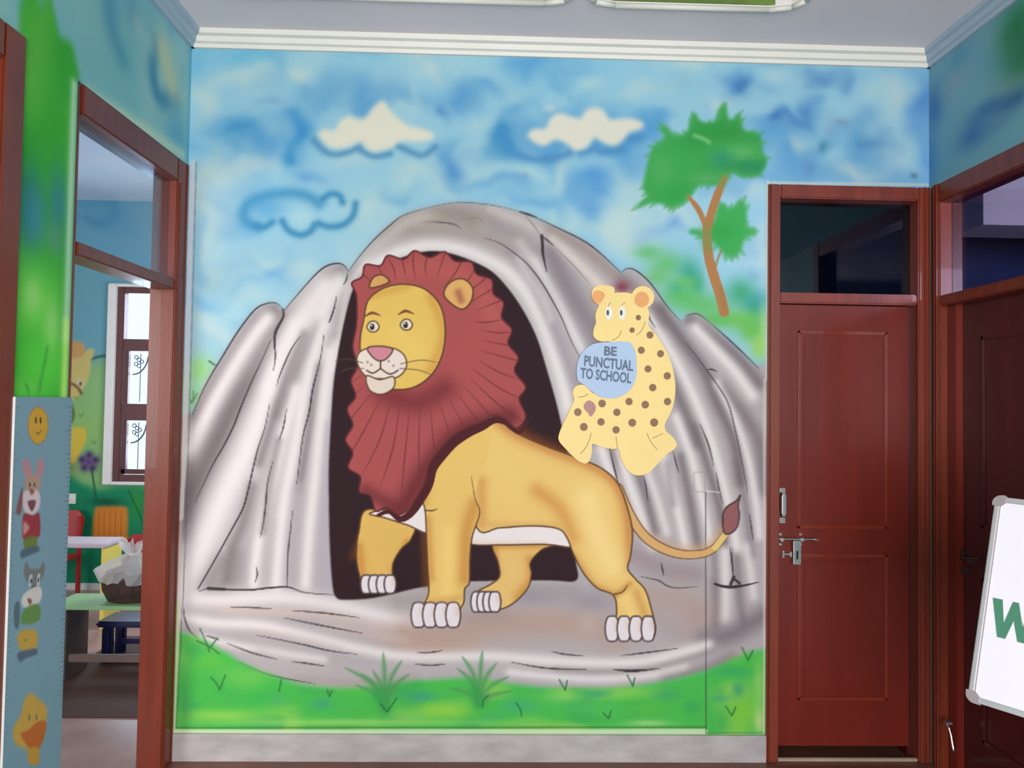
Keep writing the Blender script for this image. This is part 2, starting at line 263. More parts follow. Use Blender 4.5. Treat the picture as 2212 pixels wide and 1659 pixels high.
    ln([(583,871),(572,925),(558,967),(546,1015),(537,1055),(525,1098),(500,1145),(465,1208),(428,1272)],1.8,.95,(.3,.8)); ln([(619,884),(613,920),(603,952)],1.6); ln([(589,997),(578,1045),(574,1090),(569,1130),(562,1162)],1.7); ln([(632,1104),(626,1160),(622,1200),(620,1266)],1.5); ln([(553,1222),(556,1240),(551,1258)],1.5)
    ln([(430,1277),(455,1270),(485,1273),(540,1274),(580,1270),(622,1268),(660,1280),(724,1285)],2,.95); S([(450,1271),(485,1273)],3.5,K,.8,ids=3)
    ln([(1049,515),(1082,527),(1128,560),(1153,587),(1173,615),(1194,651),(1214,689),(1234,737),(1254,775)],1.7,.75); ln([(1170,509),(1172,530),(1173,550),(1181,588)],3.4,.85,(1,.2)); ln([(1170,510),(1182,519),(1196,531)],2,.8); ln([(1196,531),(1240,575),(1275,615)],1,.4)
    ln([(1135,466),(1155,490),(1168,510)],1,.5); ln([(905,479),(950,480),(981,485),(996,494)],1.4,.7); ln([(985,478),(1030,470),(1048,488)],1,.2)
    ln([(1400,672),(1404,690),(1416,708)],1.7,.7); ln([(1481,741),(1505,770),(1527,801),(1551,834),(1572,870),(1585,915),(1598,975),(1611,1042),(1614,1068)],1.5,.75); ln([(1527,799),(1538,798),(1549,803)],1.8,.8)
    ln([(1512,916),(1530,960),(1542,1008)],1.7,.8); ln([(1547,1021),(1552,1050),(1561,1090)],1.5,.8); ln([(1314,955),(1324,1000),(1333,1035),(1340,1060)],1.8,.85); ln([(1389,1026),(1395,1050),(1400,1084)],1.5,.8); ln([(1454,975),(1460,1000),(1466,1021)],1.5,.8)
    ln([(1619,1109),(1623,1140),(1627,1168)],1.4,.8); ln([(1576,1180),(1580,1210),(1584,1252)],1.6,.9); ln([(1581,1180),(1582,1210),(1585,1250)],1.2,.7)
    S([(1544,1261),(1560,1266),(1580,1268),(1610,1264),(1640,1257)],3.2,K,.95,False,(.8,.2),ids=3); S([(1585,1246),(1578,1262)],3.4,K,.9,ids=3); S([(1585,1250),(1598,1260)],2.6,K,.9,ids=3)
    ln([(1428,1216),(1431,1230),(1433,1243)],1.7,.85); ln([(1383,1245),(1405,1250),(1423,1254),(1441,1265),(1464,1270),(1507,1267)],1.4,.85)
    for p in ([(497,1312),(540,1312),(586,1315)],[(632,1319),(700,1324),(776,1334)],[(612,1334),(700,1352),(785,1368)],[(555,1372),(650,1391),(710,1405),(771,1413)],[(490,1389),(545,1410),(600,1424)],[(512,1428),(580,1457),(680,1477)],[(630,1429),(665,1433),(703,1439)],[(397,1312),(399,1335),(410,1362),(428,1378)],[(445,1373),(460,1377),(475,1383)],[(899,1410),(930,1409),(956,1405)],[(896,1434),(930,1437),(963,1434)],[(1191,1407),(1220,1413),(1262,1417)],[(1103,1430),(1180,1443),(1267,1446)],[(1342,1416),(1400,1409),(1466,1400)]): ln(p,1.6,.9)
    ln([(1325,1446),(1365,1449),(1425,1444)],3,.9,(.1,.1))
    # cave mouth
    mouth=[(728,1292),(719,1265),(713,1180),(711,1090),(711,1000),(716,900),(722,820),(735,740),(750,670),(765,622),(785,598),(812,581),(845,566),(890,550),(930,543),(965,546),(1010,560),(1060,585),(1095,620),(1130,670),(1160,730),(1182,800),(1202,870),(1218,940),(1231,1010),(1240,1080),(1245,1150),(1244,1210),(1245,1254),(1180,1254),(1000,1257),(905,1270),(850,1283),(800,1293),(750,1296)]
    m=C.mask(mouth,1); C.put((0,0,C.w,C.h),m,(46,26,32),3)
    # grass foreground
    grass=[(340,1362),(392,1368),(430,1380),(480,1405),(540,1440),(600,1462),(660,1480),(760,1486),(900,1472),(1000,1465),(1060,1471),(1150,1483),(1250,1489),(1340,1486),(1440,1471),(1530,1447),(1590,1421),(1630,1407),(1700,1425),(1700,1700),(340,1700)]
    gm=C.fill(grass,(70,182,72),.97,8,ids=4); C.clip=gm
    gn=blur(C.noise(40,9,2.2),8); C.whole(np.clip((gn-.5)*3,0,1),(142,202,86),.75); gn=blur(C.noise(30,12,2),6); C.whole(np.clip((gn-.62)*4,0,1),(60,166,84),.8)
    for x,y,rx,ry,c,a in [(460,1430,30,12,(96,190,60),.6),(480,1545,110,14,(150,210,84),.8),(560,1505,60,20,(56,174,76),.7),(695,1520,26,14,(64,160,118),.8),(600,1512,20,12,(80,170,110),.6),(910,1505,34,12,(58,158,122),.9),(950,1535,70,18,(140,204,66),.85),(880,1545,50,14,(136,200,90),.7),(1120,1525,40,16,(66,170,116),.8),(1060,1550,30,10,(70,170,100),.7),(1220,1505,50,14,(130,204,100),.7),(1280,1530,80,14,(78,186,92),.8),(1290,1500,26,9,(62,162,120),.7),(1390,1530,60,20,(84,184,70),.8),(1440,1500,30,14,(60,160,100),.8),(1400,1562,50,8,(190,220,150),.6),(1595,1490,14,18,(58,150,116),.85),(1560,1560,20,26,(64,170,80),.8),(1605,1540,34,34,(120,196,60),.85),(1640,1480,14,60,(170,206,110),.6),(1640,1560,12,30,(214,214,150),.7),(1555,1508,24,10,(60,160,110),.7),(1580,1450,40,12,(56,166,96),.8),(400,1520,18,60,(70,160,90),.6),(395,1420,14,40,(110,196,90),.6),(760,1560,300,8,(160,212,110),.7)]: B(x,y,rx,ry,c,a)
    C.clip=None
    for bx,by,tips in ((832,1530,[(745,1442),(780,1455),(805,1448),(828,1410),(868,1427),(884,1456),(770,1480)]),(1036,1520,[(972,1486),(988,1444),(998,1418),(1042,1406),(1073,1432),(1098,1462),(1106,1492)])):
        for tx,ty in tips:
            S([(bx,by),(bx+(tx-bx)*.35,by+(ty-by)*.62),(tx,ty)],6,(82,146,88),.75,True,(1,.25))
        S([(bx-12,by-30),(bx,by)],15,(54,158,74),.9,True)
    for p in ([(432,1357),(446,1388),(453,1408)],[(470,1378),(455,1398)],[(426,1384),(452,1396),(474,1412)],[(455,1462),(468,1476),(475,1490),(487,1458)],[(608,1468),(603,1492)],[(707,1490),(712,1505),(717,1492)],[(822,1520),(836,1538),(857,1508)],[(1055,1502),(1044,1512),(1042,1526)],[(1115,1518),(1124,1532),(1127,1547)],[(1208,1468),(1221,1491),(1225,1470)],[(1355,1458),(1367,1482),(1371,1464)],[(1303,1540),(1315,1552),(1320,1535)],[(1602,1398),(1616,1426),(1626,1405)],[(1567,1525),(1581,1546),(1589,1527)]):
        S(p,1.7,(44,104,62),.8,smooth=False)
    # border: pale edge and pencil line
    S([(424,352),(411,820),(400,1200),(381,1572)],1.2,(78,84,86),.6,smooth=False)
    S([(417,352),(404,820)],5,(198,202,216),.85,smooth=False); S([(404,820),(398,1000),(391,1120)],5,(208,200,196),.85,smooth=False); S([(391,1120),(383,1320)],4.5,(206,190,182),.5,smooth=False); S([(385,1300),(374,1580)],5,(206,212,170),.85,smooth=False)
    S([(360,1581),(1524,1580)],5.5,(206,218,182),.9,smooth=False); S([(381,1572),(1524,1570)],1.5,(72,118,62),.85,smooth=False)
    S([(1524,1062),(1525,1583)],1.2,(66,60,62),.75,smooth=False); S([(1525,1583),(1655,1583)],1.2,(90,120,70),.8,smooth=False); S([(1524,1061),(1541,1062),(1555,1064)],1.2,(222,216,216),.8,smooth=False)
    S([(1499,1020),(1522,1020),(1522,1062),(1499,1062),(1499,1020)],1,(150,142,146),.6,smooth=False); S([(1651,820),(1650,1583)],2.5,(214,200,190),.6,smooth=False); S([(1658,392),(1656,820)],3,(196,212,206),.7,smooth=False)
    S([(1660,394),(2004,400)],3,(200,206,196),.7,smooth=False)
    B(1343,620,17,13,(132,52,72),.85)
    lion(C)
    return C

def lion(C):
    S=C.stroke; B=C.blob; GO,GD,GL,CR=(224,182,104),(196,132,60),(242,208,138),(232,220,218)
    LN=(84,56,36)
    def part(p,col=GO,ids=5,line=LN,lw=1.8,soft=1,shade=()):
        m=C.mask(p,soft); C.put((0,0,C.w,C.h),m,col,ids); C.clip=m
        for q in shade: S(q[0],q[1],q[2],q[3],True)
        C.clip=None
        if line is not None: S(p,lw,line,.85,closed=True)
        return m
    glow=[(905,1060),(930,960),(1010,915),(1070,896),(1130,940),(1230,985),(1290,1012)]
    C.clip=C.mask([(711,540),(711,1290),(1245,1254),(1245,1150),(1230,980),(1130,670),(1000,545)],0,False); S(glow,16,(120,62,24),.8,True); S([(765,1200),(800,1120)],12,(110,58,24),.7,True); S([(915,1120),(920,1260)],10,(120,66,24),.6,True); C.clip=None
    def paw(cx,cy,n,w,h,step):
        for i in range(n):
            x=cx+i*step; p=[(x-w,cy),(x-w*.7,cy-h*.85),(x,cy-h),(x+w*.7,cy-h*.85),(x+w,cy),(x+w*.7,cy+h*.85),(x,cy+h),(x-w*.7,cy+h*.85)]
            part(p,(228,216,220),shade=[([(x+w*.5,cy-h*.5),(x+w*.6,cy)],w*.4,(222,190,170),.6)],line=(70,56,58),lw=1.9)
    # tail
    t=[(1335,1055),(1365,1120),(1400,1165),(1450,1192),(1500,1198),(1540,1186),(1572,1146)]
    S([(x-6,y-12) for x,y in t],12,(206,160,120),.5,True); S(t,11,LN,.95,False,(1.2,.9),ids=5); S(t,8.8,(214,166,108),1,False,(1.2,.9),ids=5); S([(1545,1183),(1571,1148)],7,(228,196,120),.9)
    part([(1564,1150),(1561,1115),(1570,1095),(1590,1082),(1599,1070),(1594,1092),(1597,1112),(1592,1138),(1578,1152)],(146,92,92),line=(70,44,48))
    # far legs
    part([(1066,1172),(1076,1215),(1079,1245),(1060,1262),(1034,1276),(1020,1292),(1030,1318),(1074,1318),(1110,1302),(1140,1270),(1148,1240),(1146,1215),(1170,1188),(1200,1174),(1130,1160)],(226,184,112),shade=[([(1146,1210),(1148,1250),(1120,1290)],14,GD,.7),([(1070,1180),(1078,1240)],7,GD,.6),([(1060,1180),(1200,1180)],8,GD,.6)])
    paw(1030,1300,4,13,22,13)
    part([(795,1100),(775,1150),(770,1200),(776,1240),(788,1262),(826,1266),(846,1250),(850,1215),(868,1185),(888,1165),(890,1130)],(222,178,96),shade=[([(775,1180),(782,1250)],12,GD,.7),([(850,1230),(880,1170)],9,GD,.7)])
    paw(792,1262,4,13,20,17)
    # belly and body
    part([(800,1108),(830,1118),(880,1134),(930,1150),(930,1080),(880,1090)],CR)
    body=[(1000,1000),(1020,930),(1068,896),(1100,925),(1135,945),(1190,968),(1250,990),(1300,1012),(1335,1045),(1356,1100),(1366,1150),(1362,1200),(1356,1228),(1372,1250),(1394,1275),(1408,1320),(1416,1362),(1400,1378),(1330,1372),(1332,1320),(1325,1286),(1290,1270),(1262,1240),(1240,1200),(1225,1162),(1205,1142),(1150,1136),(1080,1140),(1030,1140)]
    belly=[(1010,1136),(1080,1138),(1150,1134),(1205,1140),(1228,1160),(1236,1182),(1180,1176),(1090,1177),(1014,1174)]
    part(belly,CR,shade=[([(1010,1172),(1180,1175)],6,(220,190,170),.5)])
    part(body,(230,190,112),shade=[([(1068,900),(1110,935),(1190,972),(1290,1012),(1335,1050),(1358,1120),(1362,1220)],16,(196,126,70),.8),([(1060,1000),(1150,1040),(1230,1060)],60,(232,196,118),.5),([(1160,1060),(1210,1100),(1240,1160)],20,(206,142,72),.7),([(1270,1080),(1290,1150),(1320,1220)],36,(246,212,140),.85),([(1040,1040),(1040,1130)],14,(204,146,76),.7),([(1240,1200),(1280,1260),(1325,1282)],10,(204,146,80),.7),([(1375,1280),(1400,1350)],10,(208,150,86),.7),([(1350,1290),(1370,1350)],14,(242,206,130),.7),([(1330,1285),(1360,1262)],8,(200,140,70),.7),([(1030,1132),(1200,1136)],9,(214,164,96),.6)])
    S([(1325,1284),(1345,1278),(1356,1262)],1.7,LN,.8,taper=(1,.2))
    paw(1322,1358,4,15,27,26)
    # near foreleg
    part([(1000,925),(960,950),(925,990),(908,1030),(908,1070),(918,1100),(921,1150),(924,1220),(926,1280),(916,1300),(924,1322),(990,1322),(1002,1298),(1004,1270),(1014,1258),(1016,1210),(1020,1160),(1036,1110),(1028,1060),(1060,960),(1060,900)],(228,188,106),line=None,shade=[([(1000,928),(950,965),(914,1030),(914,1080)],14,(204,140,66),.75),([(1026,1090),(1008,1150),(1004,1250)],18,(196,134,66),.75),([(926,1120),(932,1250)],9,(204,144,78),.7),([(970,1150),(966,1280)],18,(244,210,128),.5),([(930,1300),(1000,1290)],8,(206,150,86),.5)])
    S([(1020,920),(960,948),(922,992),(908,1035),(908,1070),(918,1100),(921,1150),(924,1220),(926,1280),(914,1306)],1.8,LN,.8); S([(1018,1028),(1026,1075),(1036,1108),(1020,1160),(1015,1210),(1014,1258),(1004,1272),(1002,1300),(990,1322)],1.8,LN,.85,taper=(.3,1)); S([(919,1102),(934,1103),(946,1098)],1.7,LN,.8,taper=(1,.2))
    paw(904,1328,4,16,27,25)
    # mane: storybook scalloped ruff
    outer=[(770,640),(760,612),(782,598),(790,572),(822,574),(838,552),(872,560),(896,542),(928,556),(960,544),(984,564),(1018,566),(1030,592),(1062,604),(1066,634),(1088,654),(1084,686),(1106,712),(1098,742),(1120,772),(1112,802),(1136,836),(1122,862),(1136,900),(1116,925),(1090,905),(1064,898),(1036,912),(1006,925),(976,944),(950,972),(928,1002),(920,1036),(908,1062),(884,1098),(860,1112),(836,1096),(812,1104),(800,1072),(776,1062),(778,1030),(752,1010),(762,978),(746,950),(762,918),(750,884),(768,856),(758,822),(772,790),(762,750),(770,700)]
    S([(x+5,y+9) for x,y in outer if y>893 and x>800],12,(78,30,34),1,False,(.2,.3))
    M=part(outer,(170,80,80),line=(88,36,40),lw=2,shade=[([(1100,900),(1000,930),(930,1000),(870,1100)],26,(96,36,40),.75),([(790,1060),(860,1100)],18,(110,44,48),.7),([(830,850),(900,870),(960,840)],30,(120,48,52),.8),([(860,590),(940,580),(1020,610),(1070,690)],22,(186,96,88),.5)])
    C.clip=M
    r=np.random.RandomState(4)
    for k in range(34):
        a=-2.2+k*.155; ca,sa=math.cos(a),math.sin(a); cx,cy=900,740
        r0=130+r.rand()*20; r1=r0+60+r.rand()*90
        if sa>.2: r1+=90*sa
        S([(cx+ca*r0,cy+sa*r0),(cx+ca*(r0+r1)/2+8*math.sin(k),cy+sa*(r0+r1)/2+12),(cx+ca*r1,cy+sa*r1+16)],1.5,(110,46,50),.75,taper=(.3,.2))
    C.clip=None
    # ear, face, muzzle: plain round storybook face
    part([(960,640),(970,612),(998,602),(1020,620),(1018,650),(996,668)],(222,168,100),shade=[([(990,632),(996,648)],9,(150,84,70),.7)])
    part([(800,622),(806,600),(826,594),(840,610)],(214,160,96))
    face=[(786,690),(796,648),(830,622),(875,614),(920,626),(952,662),(962,715),(954,770),(930,812),(890,838),(840,840),(800,822),(782,780),(778,735)]
    part(face,(228,188,96),shade=[([(930,640),(958,720),(930,800)],14,(206,150,70),.7),([(800,640),(880,618)],10,(208,150,72),.6),([(860,720),(900,760)],30,(236,200,110),.5)])
    part([(772,784),(776,762),(798,752),(824,756),(848,752),(872,766),(878,792),(860,814),(826,818),(790,812)],(232,214,204),lw=1.6)
    part([(792,812),(820,820),(850,814),(850,838),(824,852),(798,842)],(226,206,192),lw=1.6)
    part([(794,752),(822,748),(848,754),(838,772),(822,780),(806,772)],(206,134,146),lw=1.8)
    S([(822,780),(822,796)],1.8,LN,.9); S([(822,796),(806,806),(792,800)],1.7,LN,.9); S([(822,796),(842,808),(860,800)],1.7,LN,.9)
    for x,y in ((806,706),(878,702)):
        part([(x-13,y),(x-6,y-11),(x+6,y-11),(x+13,y),(x+6,y+10),(x-6,y+10)],(232,220,206),lw=1.6); S([(x-2,y-2),(x-2,y+2)],5,(60,36,26),1); S([(x-4,y-3),(x-3,y-3)],1.6,(240,236,230),1)
        S([(x-18,y-22),(x-2,y-30),(x+16,y-24)],3,(120,62,44),.9,taper=(.3,.3))
    for q in ([(866,786),(910,778),(948,784)],[(864,796),(905,800),(938,812)],[(784,784),(752,776),(722,780)],[(786,796),(756,796),(728,806)]): S(q,1.2,(96,70,60),.7,taper=(1,.2))
    for q in ((840,780),(850,790),(802,788),(794,782)): B(q[0],q[1],2.5,2.5,(120,80,70),.8)
# ---------------------------------------------------------------- materials
ILL=1.0
def nt(name):
    m=bpy.data.materials.new(name); m.use_nodes=True; return m,m.node_tree,m.node_tree.nodes['Principled BSDF']
def simple(name,rgb,rough=.5,metal=0,var=.12,scale=6,bump=.02,stretch=(1,1,1),coat=0):
    m,t,b=nt(name); c=lin(rgb)/ILL
    tc=t.nodes.new('ShaderNodeTexCoord'); mp=t.nodes.new('ShaderNodeMapping'); mp.inputs['Scale'].default_value=stretch
    n=t.nodes.new('ShaderNodeTexNoise'); n.inputs['Scale'].default_value=scale; n.inputs['Detail'].default_value=5
    t.links.new(tc.outputs['Object'],mp.inputs[0]); t.links.new(mp.outputs[0],n.inputs['Vector'])
    r=t.nodes.new('ShaderNodeValToRGB'); e=r.color_ramp.elements; e[0].position=.3; e[1].position=.7
    e[0].color=(*(c*(1-var)),1); e[1].color=(*np.minimum(c*(1+var),1),1)
    t.links.new(n.outputs['Fac'],r.inputs[0]); t.links.new(r.outputs[0],b.inputs['Base Color'])
    bp=t.nodes.new('ShaderNodeBump'); bp.inputs['Strength'].default_value=bump*5; bp.inputs['Distance'].default_value=.004
    n2=t.nodes.new('ShaderNodeTexNoise'); n2.inputs['Scale'].default_value=scale*9; t.links.new(mp.outputs[0],n2.inputs['Vector'])
    t.links.new(n2.outputs['Fac'],bp.inputs['Height']); t.links.new(bp.outputs[0],b.inputs['Normal'])
    b.inputs['Roughness'].default_value=rough; b.inputs['Metallic'].default_value=metal; b.inputs['Coat Weight'].default_value=coat
    return m
def paintmat(name,rough=.5):
    m,t,b=nt(name); a=t.nodes.new('ShaderNodeAttribute'); a.attribute_name='paint'
    t.links.new(a.outputs['Color'],b.inputs['Base Color']); b.inputs['Roughness'].default_value=rough; b.inputs['Specular IOR Level'].default_value=.2
    n=t.nodes.new('ShaderNodeTexNoise'); n.inputs['Scale'].default_value=60; bp=t.nodes.new('ShaderNodeBump'); bp.inputs['Strength'].default_value=.08; bp.inputs['Distance'].default_value=.003
    tc=t.nodes.new('ShaderNodeTexCoord'); t.links.new(tc.outputs['Object'],n.inputs['Vector']); t.links.new(n.outputs['Fac'],bp.inputs['Height']); t.links.new(bp.outputs[0],b.inputs['Normal'])
    return m
def glassmat(name,tint=(.8,.88,.95),refl=1.0):
    m,t,b=nt(name); t.nodes.remove(b); o=t.nodes['Material Output']
    tr=t.nodes.new('ShaderNodeBsdfTransparent'); tr.inputs[0].default_value=(*tint,1); g=t.nodes.new('ShaderNodeBsdfGlossy'); g.inputs['Roughness'].default_value=.02
    g.inputs['Color'].default_value=(refl,refl,refl,1); lw=t.nodes.new('ShaderNodeLayerWeight'); lw.inputs[0].default_value=.5; pw=t.nodes.new('ShaderNodeMath'); pw.operation='POWER'; pw.inputs[1].default_value=5
    f=t.nodes.new('ShaderNodeMath'); f.operation='MULTIPLY_ADD'; f.inputs[1].default_value=.95; f.inputs[2].default_value=.045; mx=t.nodes.new('ShaderNodeMixShader')
    t.links.new(lw.outputs['Facing'],pw.inputs[0]); t.links.new(pw.outputs[0],f.inputs[0]); t.links.new(f.outputs[0],mx.inputs[0]); t.links.new(tr.outputs[0],mx.inputs[1]); t.links.new(g.outputs[0],mx.inputs[2]); t.links.new(mx.outputs[0],o.inputs[0]); return m
M=dict(
 wood=simple('varnished_wood',(118,46,26),.36,var=.16,scale=3,bump=.02,stretch=(8,8,.7),coat=.12),
 wgloss=simple('glossy_moulding',(128,46,30),.22,var=.05,coat=.6), woodd=simple('door_wood',(110,30,18),.36,var=.12,scale=2.5,bump=.012,stretch=(5,5,.5),coat=.12),
 woodp=simple('frame_wood',(124,52,38),.35,var=.18,scale=3,bump=.02,stretch=(7,7,.6),coat=.2),
 maroon=simple('dark_maroon_wood',(74,22,22),.3,var=.15,scale=3,coat=.2,stretch=(7,7,.6)),
 winwood=simple('window_wood',(92,50,52),.4,stretch=(8,8,1)),
 plaster=simple('white_plaster',(226,222,224),.7,var=.03,scale=8),
 ceil=simple('ceiling_paint',(238,226,228),.8,var=.02,scale=4),
 trim=simple('cream_moulding',(232,228,218),.5,var=.02),
 trimb=simple('blue_grey_moulding',(168,184,196),.6,var=.03),
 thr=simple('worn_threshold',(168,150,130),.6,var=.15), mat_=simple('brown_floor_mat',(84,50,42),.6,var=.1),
 green=simple('green_coffer',(104,128,56),.7,var=.25,scale=4),
 skyp=simple('blue_wall_paint',(150,200,210),.6,var=.2,scale=2.2),
 edge=simple('pale_edge_paint',(206,226,196),.6,var=.1,scale=3),
 cream=simple('cream_wall',(200,196,190),.8,var=.04),
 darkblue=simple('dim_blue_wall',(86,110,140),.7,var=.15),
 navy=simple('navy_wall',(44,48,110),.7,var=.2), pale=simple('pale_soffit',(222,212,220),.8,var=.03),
 skirt=simple('grey_skirting',(180,172,172),.5,var=.17,scale=7,stretch=(1,1,2.5)),
 floor=simple('red_brown_floor',(112,66,54),.35,var=.2,scale=5),
 lfloor=simple('class_floor',(176,142,138),.3,var=.15,scale=5),
 steel=simple('steel',(205,200,198),.3,1,var=.05), dsteel=simple('dull_steel',(120,112,108),.35,1,var=.1),
 alu=simple('aluminium',(215,205,205),.35,.6,var=.03), capgrey=simple('grey_plastic',(150,140,142),.5,var=.03),
 board=simple('whiteboard_surface',(236,228,234),.3,var=.01), wgreen=simple('green_letter',(70,128,100),.5,var=.03),
 gtable=simple('green_tabletop',(146,186,140),.35,var=.05), ply=simple('dull_brown_panel',(120,96,92),.5), yellow=simple('yellow_panel',(246,222,110),.4,var=.04),
 ptop=simple('pinkish_tabletop',(208,190,206),.35,var=.03), red=simple('red_plastic',(170,36,40),.35,var=.05), blue=simple('navy_plastic',(34,36,84),.3,var=.08),
 darkbrown=simple('dark_wicker',(64,40,32),.7,var=.4,scale=30,bump=.15), white=simple('white_plastic',(228,226,220),.4,var=.02),
 dark=simple('black_metal',(40,34,36),.4,.3), 
 gy=simple('yellow_foam',(248,216,140),.6,var=.03,scale=2,bump=.01), gp=simple('orange_foam',(236,164,100),.6,var=.03), gb=simple('pale_blue_foam',(176,196,224),.6,var=.02),
 spot=simple('brown_foam',(140,102,70),.6,var=.04), mauve=simple('mauve_foam',(180,130,122),.6,var=.04), ltr=simple('slate_print',(92,108,130),.6,var=.05), gl=simple('crease_line',(150,126,84),.7,var=.05),
 glass=glassmat('window_glass'), tglass=glassmat('transom_glass',(.78,.86,.95),1), eglass=glassmat('clearer_transom_glass',(.66,.66,.78),.8), dglass=glassmat('dark_transom_glass',(.48,.52,.66),1),
 pmat=paintmat('mural_paint',.75), pm2=paintmat('wall_paint',.6), pm3=paintmat('printed_board',.5))
# crumpled clear film
m,t,b=nt('plastic_film'); b.inputs['Base Color'].default_value=(.85,.8,.8,1); b.inputs['Roughness'].default_value=.25; b.inputs['Alpha'].default_value=.45; M['film']=m
# ---------------------------------------------------------------- object helpers
COL=sc.collection
def link(o,parent=None):
    COL.objects.link(o)
    if parent is not None: o.parent=parent
    return o
def mesh(name,bm,mat,parent=None,smooth=False):
    me=bpy.data.meshes.new(name); bm.normal_update(); bm.to_mesh(me); bm.free(); me.materials.append(mat)
    if smooth:
        for p in me.polygons: p.use_smooth=True
    return link(bpy.data.objects.new(name,me),parent)
def tag(o,label=None,cat=None,group=None,kind=None):
    for k,v in (('label',label),('category',cat),('group',group),('kind',kind)):
        if v: o[k]=v
    return o
def empty(name,loc=(0,0,0)):
    o=bpy.data.objects.new(name,None); o.empty_display_size=.05; o.location=loc; return link(o)
def bx(bm,a,b,bev=0):
    lo=[min(p,q) for p,q in zip(a,b)]; hi=[max(p,q) for p,q in zip(a,b)]
    r=bmesh.ops.create_cube(bm,size=1,matrix=Matrix.Translation([(p+q)/2 for p,q in zip(lo,hi)])@Matrix.Diagonal([max(q-p,1e-4) for p,q in zip(lo,hi)]+[1]))
    if bev:
        es={e for v in r['verts'] for e in v.link_edges}; bmesh.ops.bevel(bm,geom=list(es),offset=bev,segments=2,affect='EDGES')
def boxes(name,lst,mat,parent=None,bev=0):
    """corner-to-corner boxes in world space joined as one part; parent's own location is taken off"""
    bm=bmesh.new()
    off=Vector(parent.matrix_basis.translation) if parent is not None else Vector()
    if parent is not None and parent.parent is not None: off+=Vector(parent.parent.matrix_basis.translation)
    for a,b in lst: bx(bm,Vector(a)-off,Vector(b)-off,bev)
    return mesh(name,bm,mat,parent)
def tube(bm,pts,r,seg=8):
    pts=[Vector(p) for p in pts]; rings=[]
    for i,p in enumerate(pts):
        d=(pts[min(i+1,len(pts)-1)]-pts[max(i-1,0)]).normalized(); a=d.orthogonal().normalized(); c=d.cross(a)
        rr=r[i] if isinstance(r,(list,tuple)) else r
        if i:  # keep rings aligned
            pa=rings[-1][1]; a=(pa-d*pa.dot(d)).normalized(); c=d.cross(a)
        rings.append(([bm.verts.new(p+(a*math.cos(k*2*math.pi/seg)+c*math.sin(k*2*math.pi/seg))*rr) for k in range(seg)],a))
    for (q,_),(w,_) in zip(rings,rings[1:]):
        for k in range(seg): bm.faces.new((q[k],q[(k+1)%seg],w[(k+1)%seg],w[k]))
    bm.faces.new(rings[0][0][::-1]); bm.faces.new(rings[-1][0])
def prism(bm,pts,off):
    """pts: planar 3-D outline, extruded by vector off"""
    off=Vector(off); a=[bm.verts.new(Vector(p)) for p in pts]; b=[bm.verts.new(Vector(p)+off) for p in pts]
    bm.faces.new(a); bm.faces.new(b[::-1])
    for i in range(len(a)): j=(i+1)%len(a); bm.faces.new((a[j],a[i],b[i],b[j]))
    bmesh.ops.recalc_face_normals(bm,faces=bm.faces)
def sheet(name,us,vs,to3,color,mat,parent=None,keep=None,ids=None,names=None):
    """flat painted skin on a wall: a fine grid whose vertices carry the paint colour"""
    U,V=np.meshgrid(us,vs); P=np.stack(to3(U.ravel(),V.ravel()),1).astype(np.float32); nu,nv=len(us),len(vs)
    col=lin(np.clip(color(U.ravel(),V.ravel()),0,255))/ILL
    i=np.arange((nv-1)*(nu-1)); r,c=i//(nu-1),i%(nu-1); a=r*nu+c; Q=np.stack([a,a+1,a+nu+1,a+nu],1)
    uc,vc=(us[c]+us[c+1])/2,(vs[r]+vs[r+1])/2
    if keep is not None: k=keep(uc,vc); Q=Q[k]; uc,vc=uc[k],vc[k]
    lab=ids(uc,vc) if ids is not None else np.zeros(len(Q),int); out=[]
    for L in sorted(set(lab.tolist())):
        q=Q[lab==L]; used,inv=np.unique(q,return_inverse=True); q=inv.reshape(-1,4)
        nm=names[L] if names else name; me=bpy.data.meshes.new(nm)
        me.vertices.add(len(used)); me.vertices.foreach_set('co',P[used].ravel())
        me.loops.add(q.size); me.loops.foreach_set('vertex_index',q.ravel().astype(np.int32))
        me.polygons.add(len(q)); me.polygons.foreach_set('loop_start',np.arange(0,q.size,4,dtype=np.int32))
        try: me.polygons.foreach_set('loop_total',np.full(len(q),4,np.int32))
        except Exception: pass
        me.update(calc_edges=True)
        at_=me.color_attributes.new('paint','FLOAT_COLOR','POINT'); cc=np.ones((len(used),4),np.float32); cc[:,:3]=col[used]; at_.data.foreach_set('color',cc.ravel())
        me.materials.append(mat); out.append(link(bpy.data.objects.new(nm,me),parent))
    return out
def text(name,body,size,mat,parent,mtx,ext=.001,bold=.0,sx=1):
    cu=bpy.data.curves.new(name,'FONT'); cu.body=body; cu.size=size; cu.extrude=ext; cu.offset=bold; cu.align_x='CENTER'; cu.align_y='CENTER'; cu.resolution_u=3
    tmp=bpy.data.objects.new('tmp',cu); COL.objects.link(tmp); dg=bpy.context.evaluated_depsgraph_get(); dg.update()
    me=bpy.data.meshes.new_from_object(tmp.evaluated_get(dg)); bpy.data.objects.remove(tmp); me.name=name; me.transform(mtx@Matrix.Diagonal((sx,1,1,1))); me.materials.clear(); me.materials.append(mat)
    return link(bpy.data.objects.new(name,me),parent)
# ---------------------------------------------------------------- the setting
W=3.242; HC=3.10; YF=-5.5; YL=-.792; YP=-1.042; HL=2.5236; HR=2.50; XD=2.5207
def struct(name,lst,mat,label,cat='wall',bev=0): return tag(boxes(name,lst,mat,None,bev),label,cat,kind='structure')
wb=struct('wall_back',[((-.12,0,0),(XD,.12,3.3)),((XD,0,HR),(W+.12,.12,3.3))],M['plaster'],'back wall painted with a lion at a cave mouth under a blue cloudy sky')
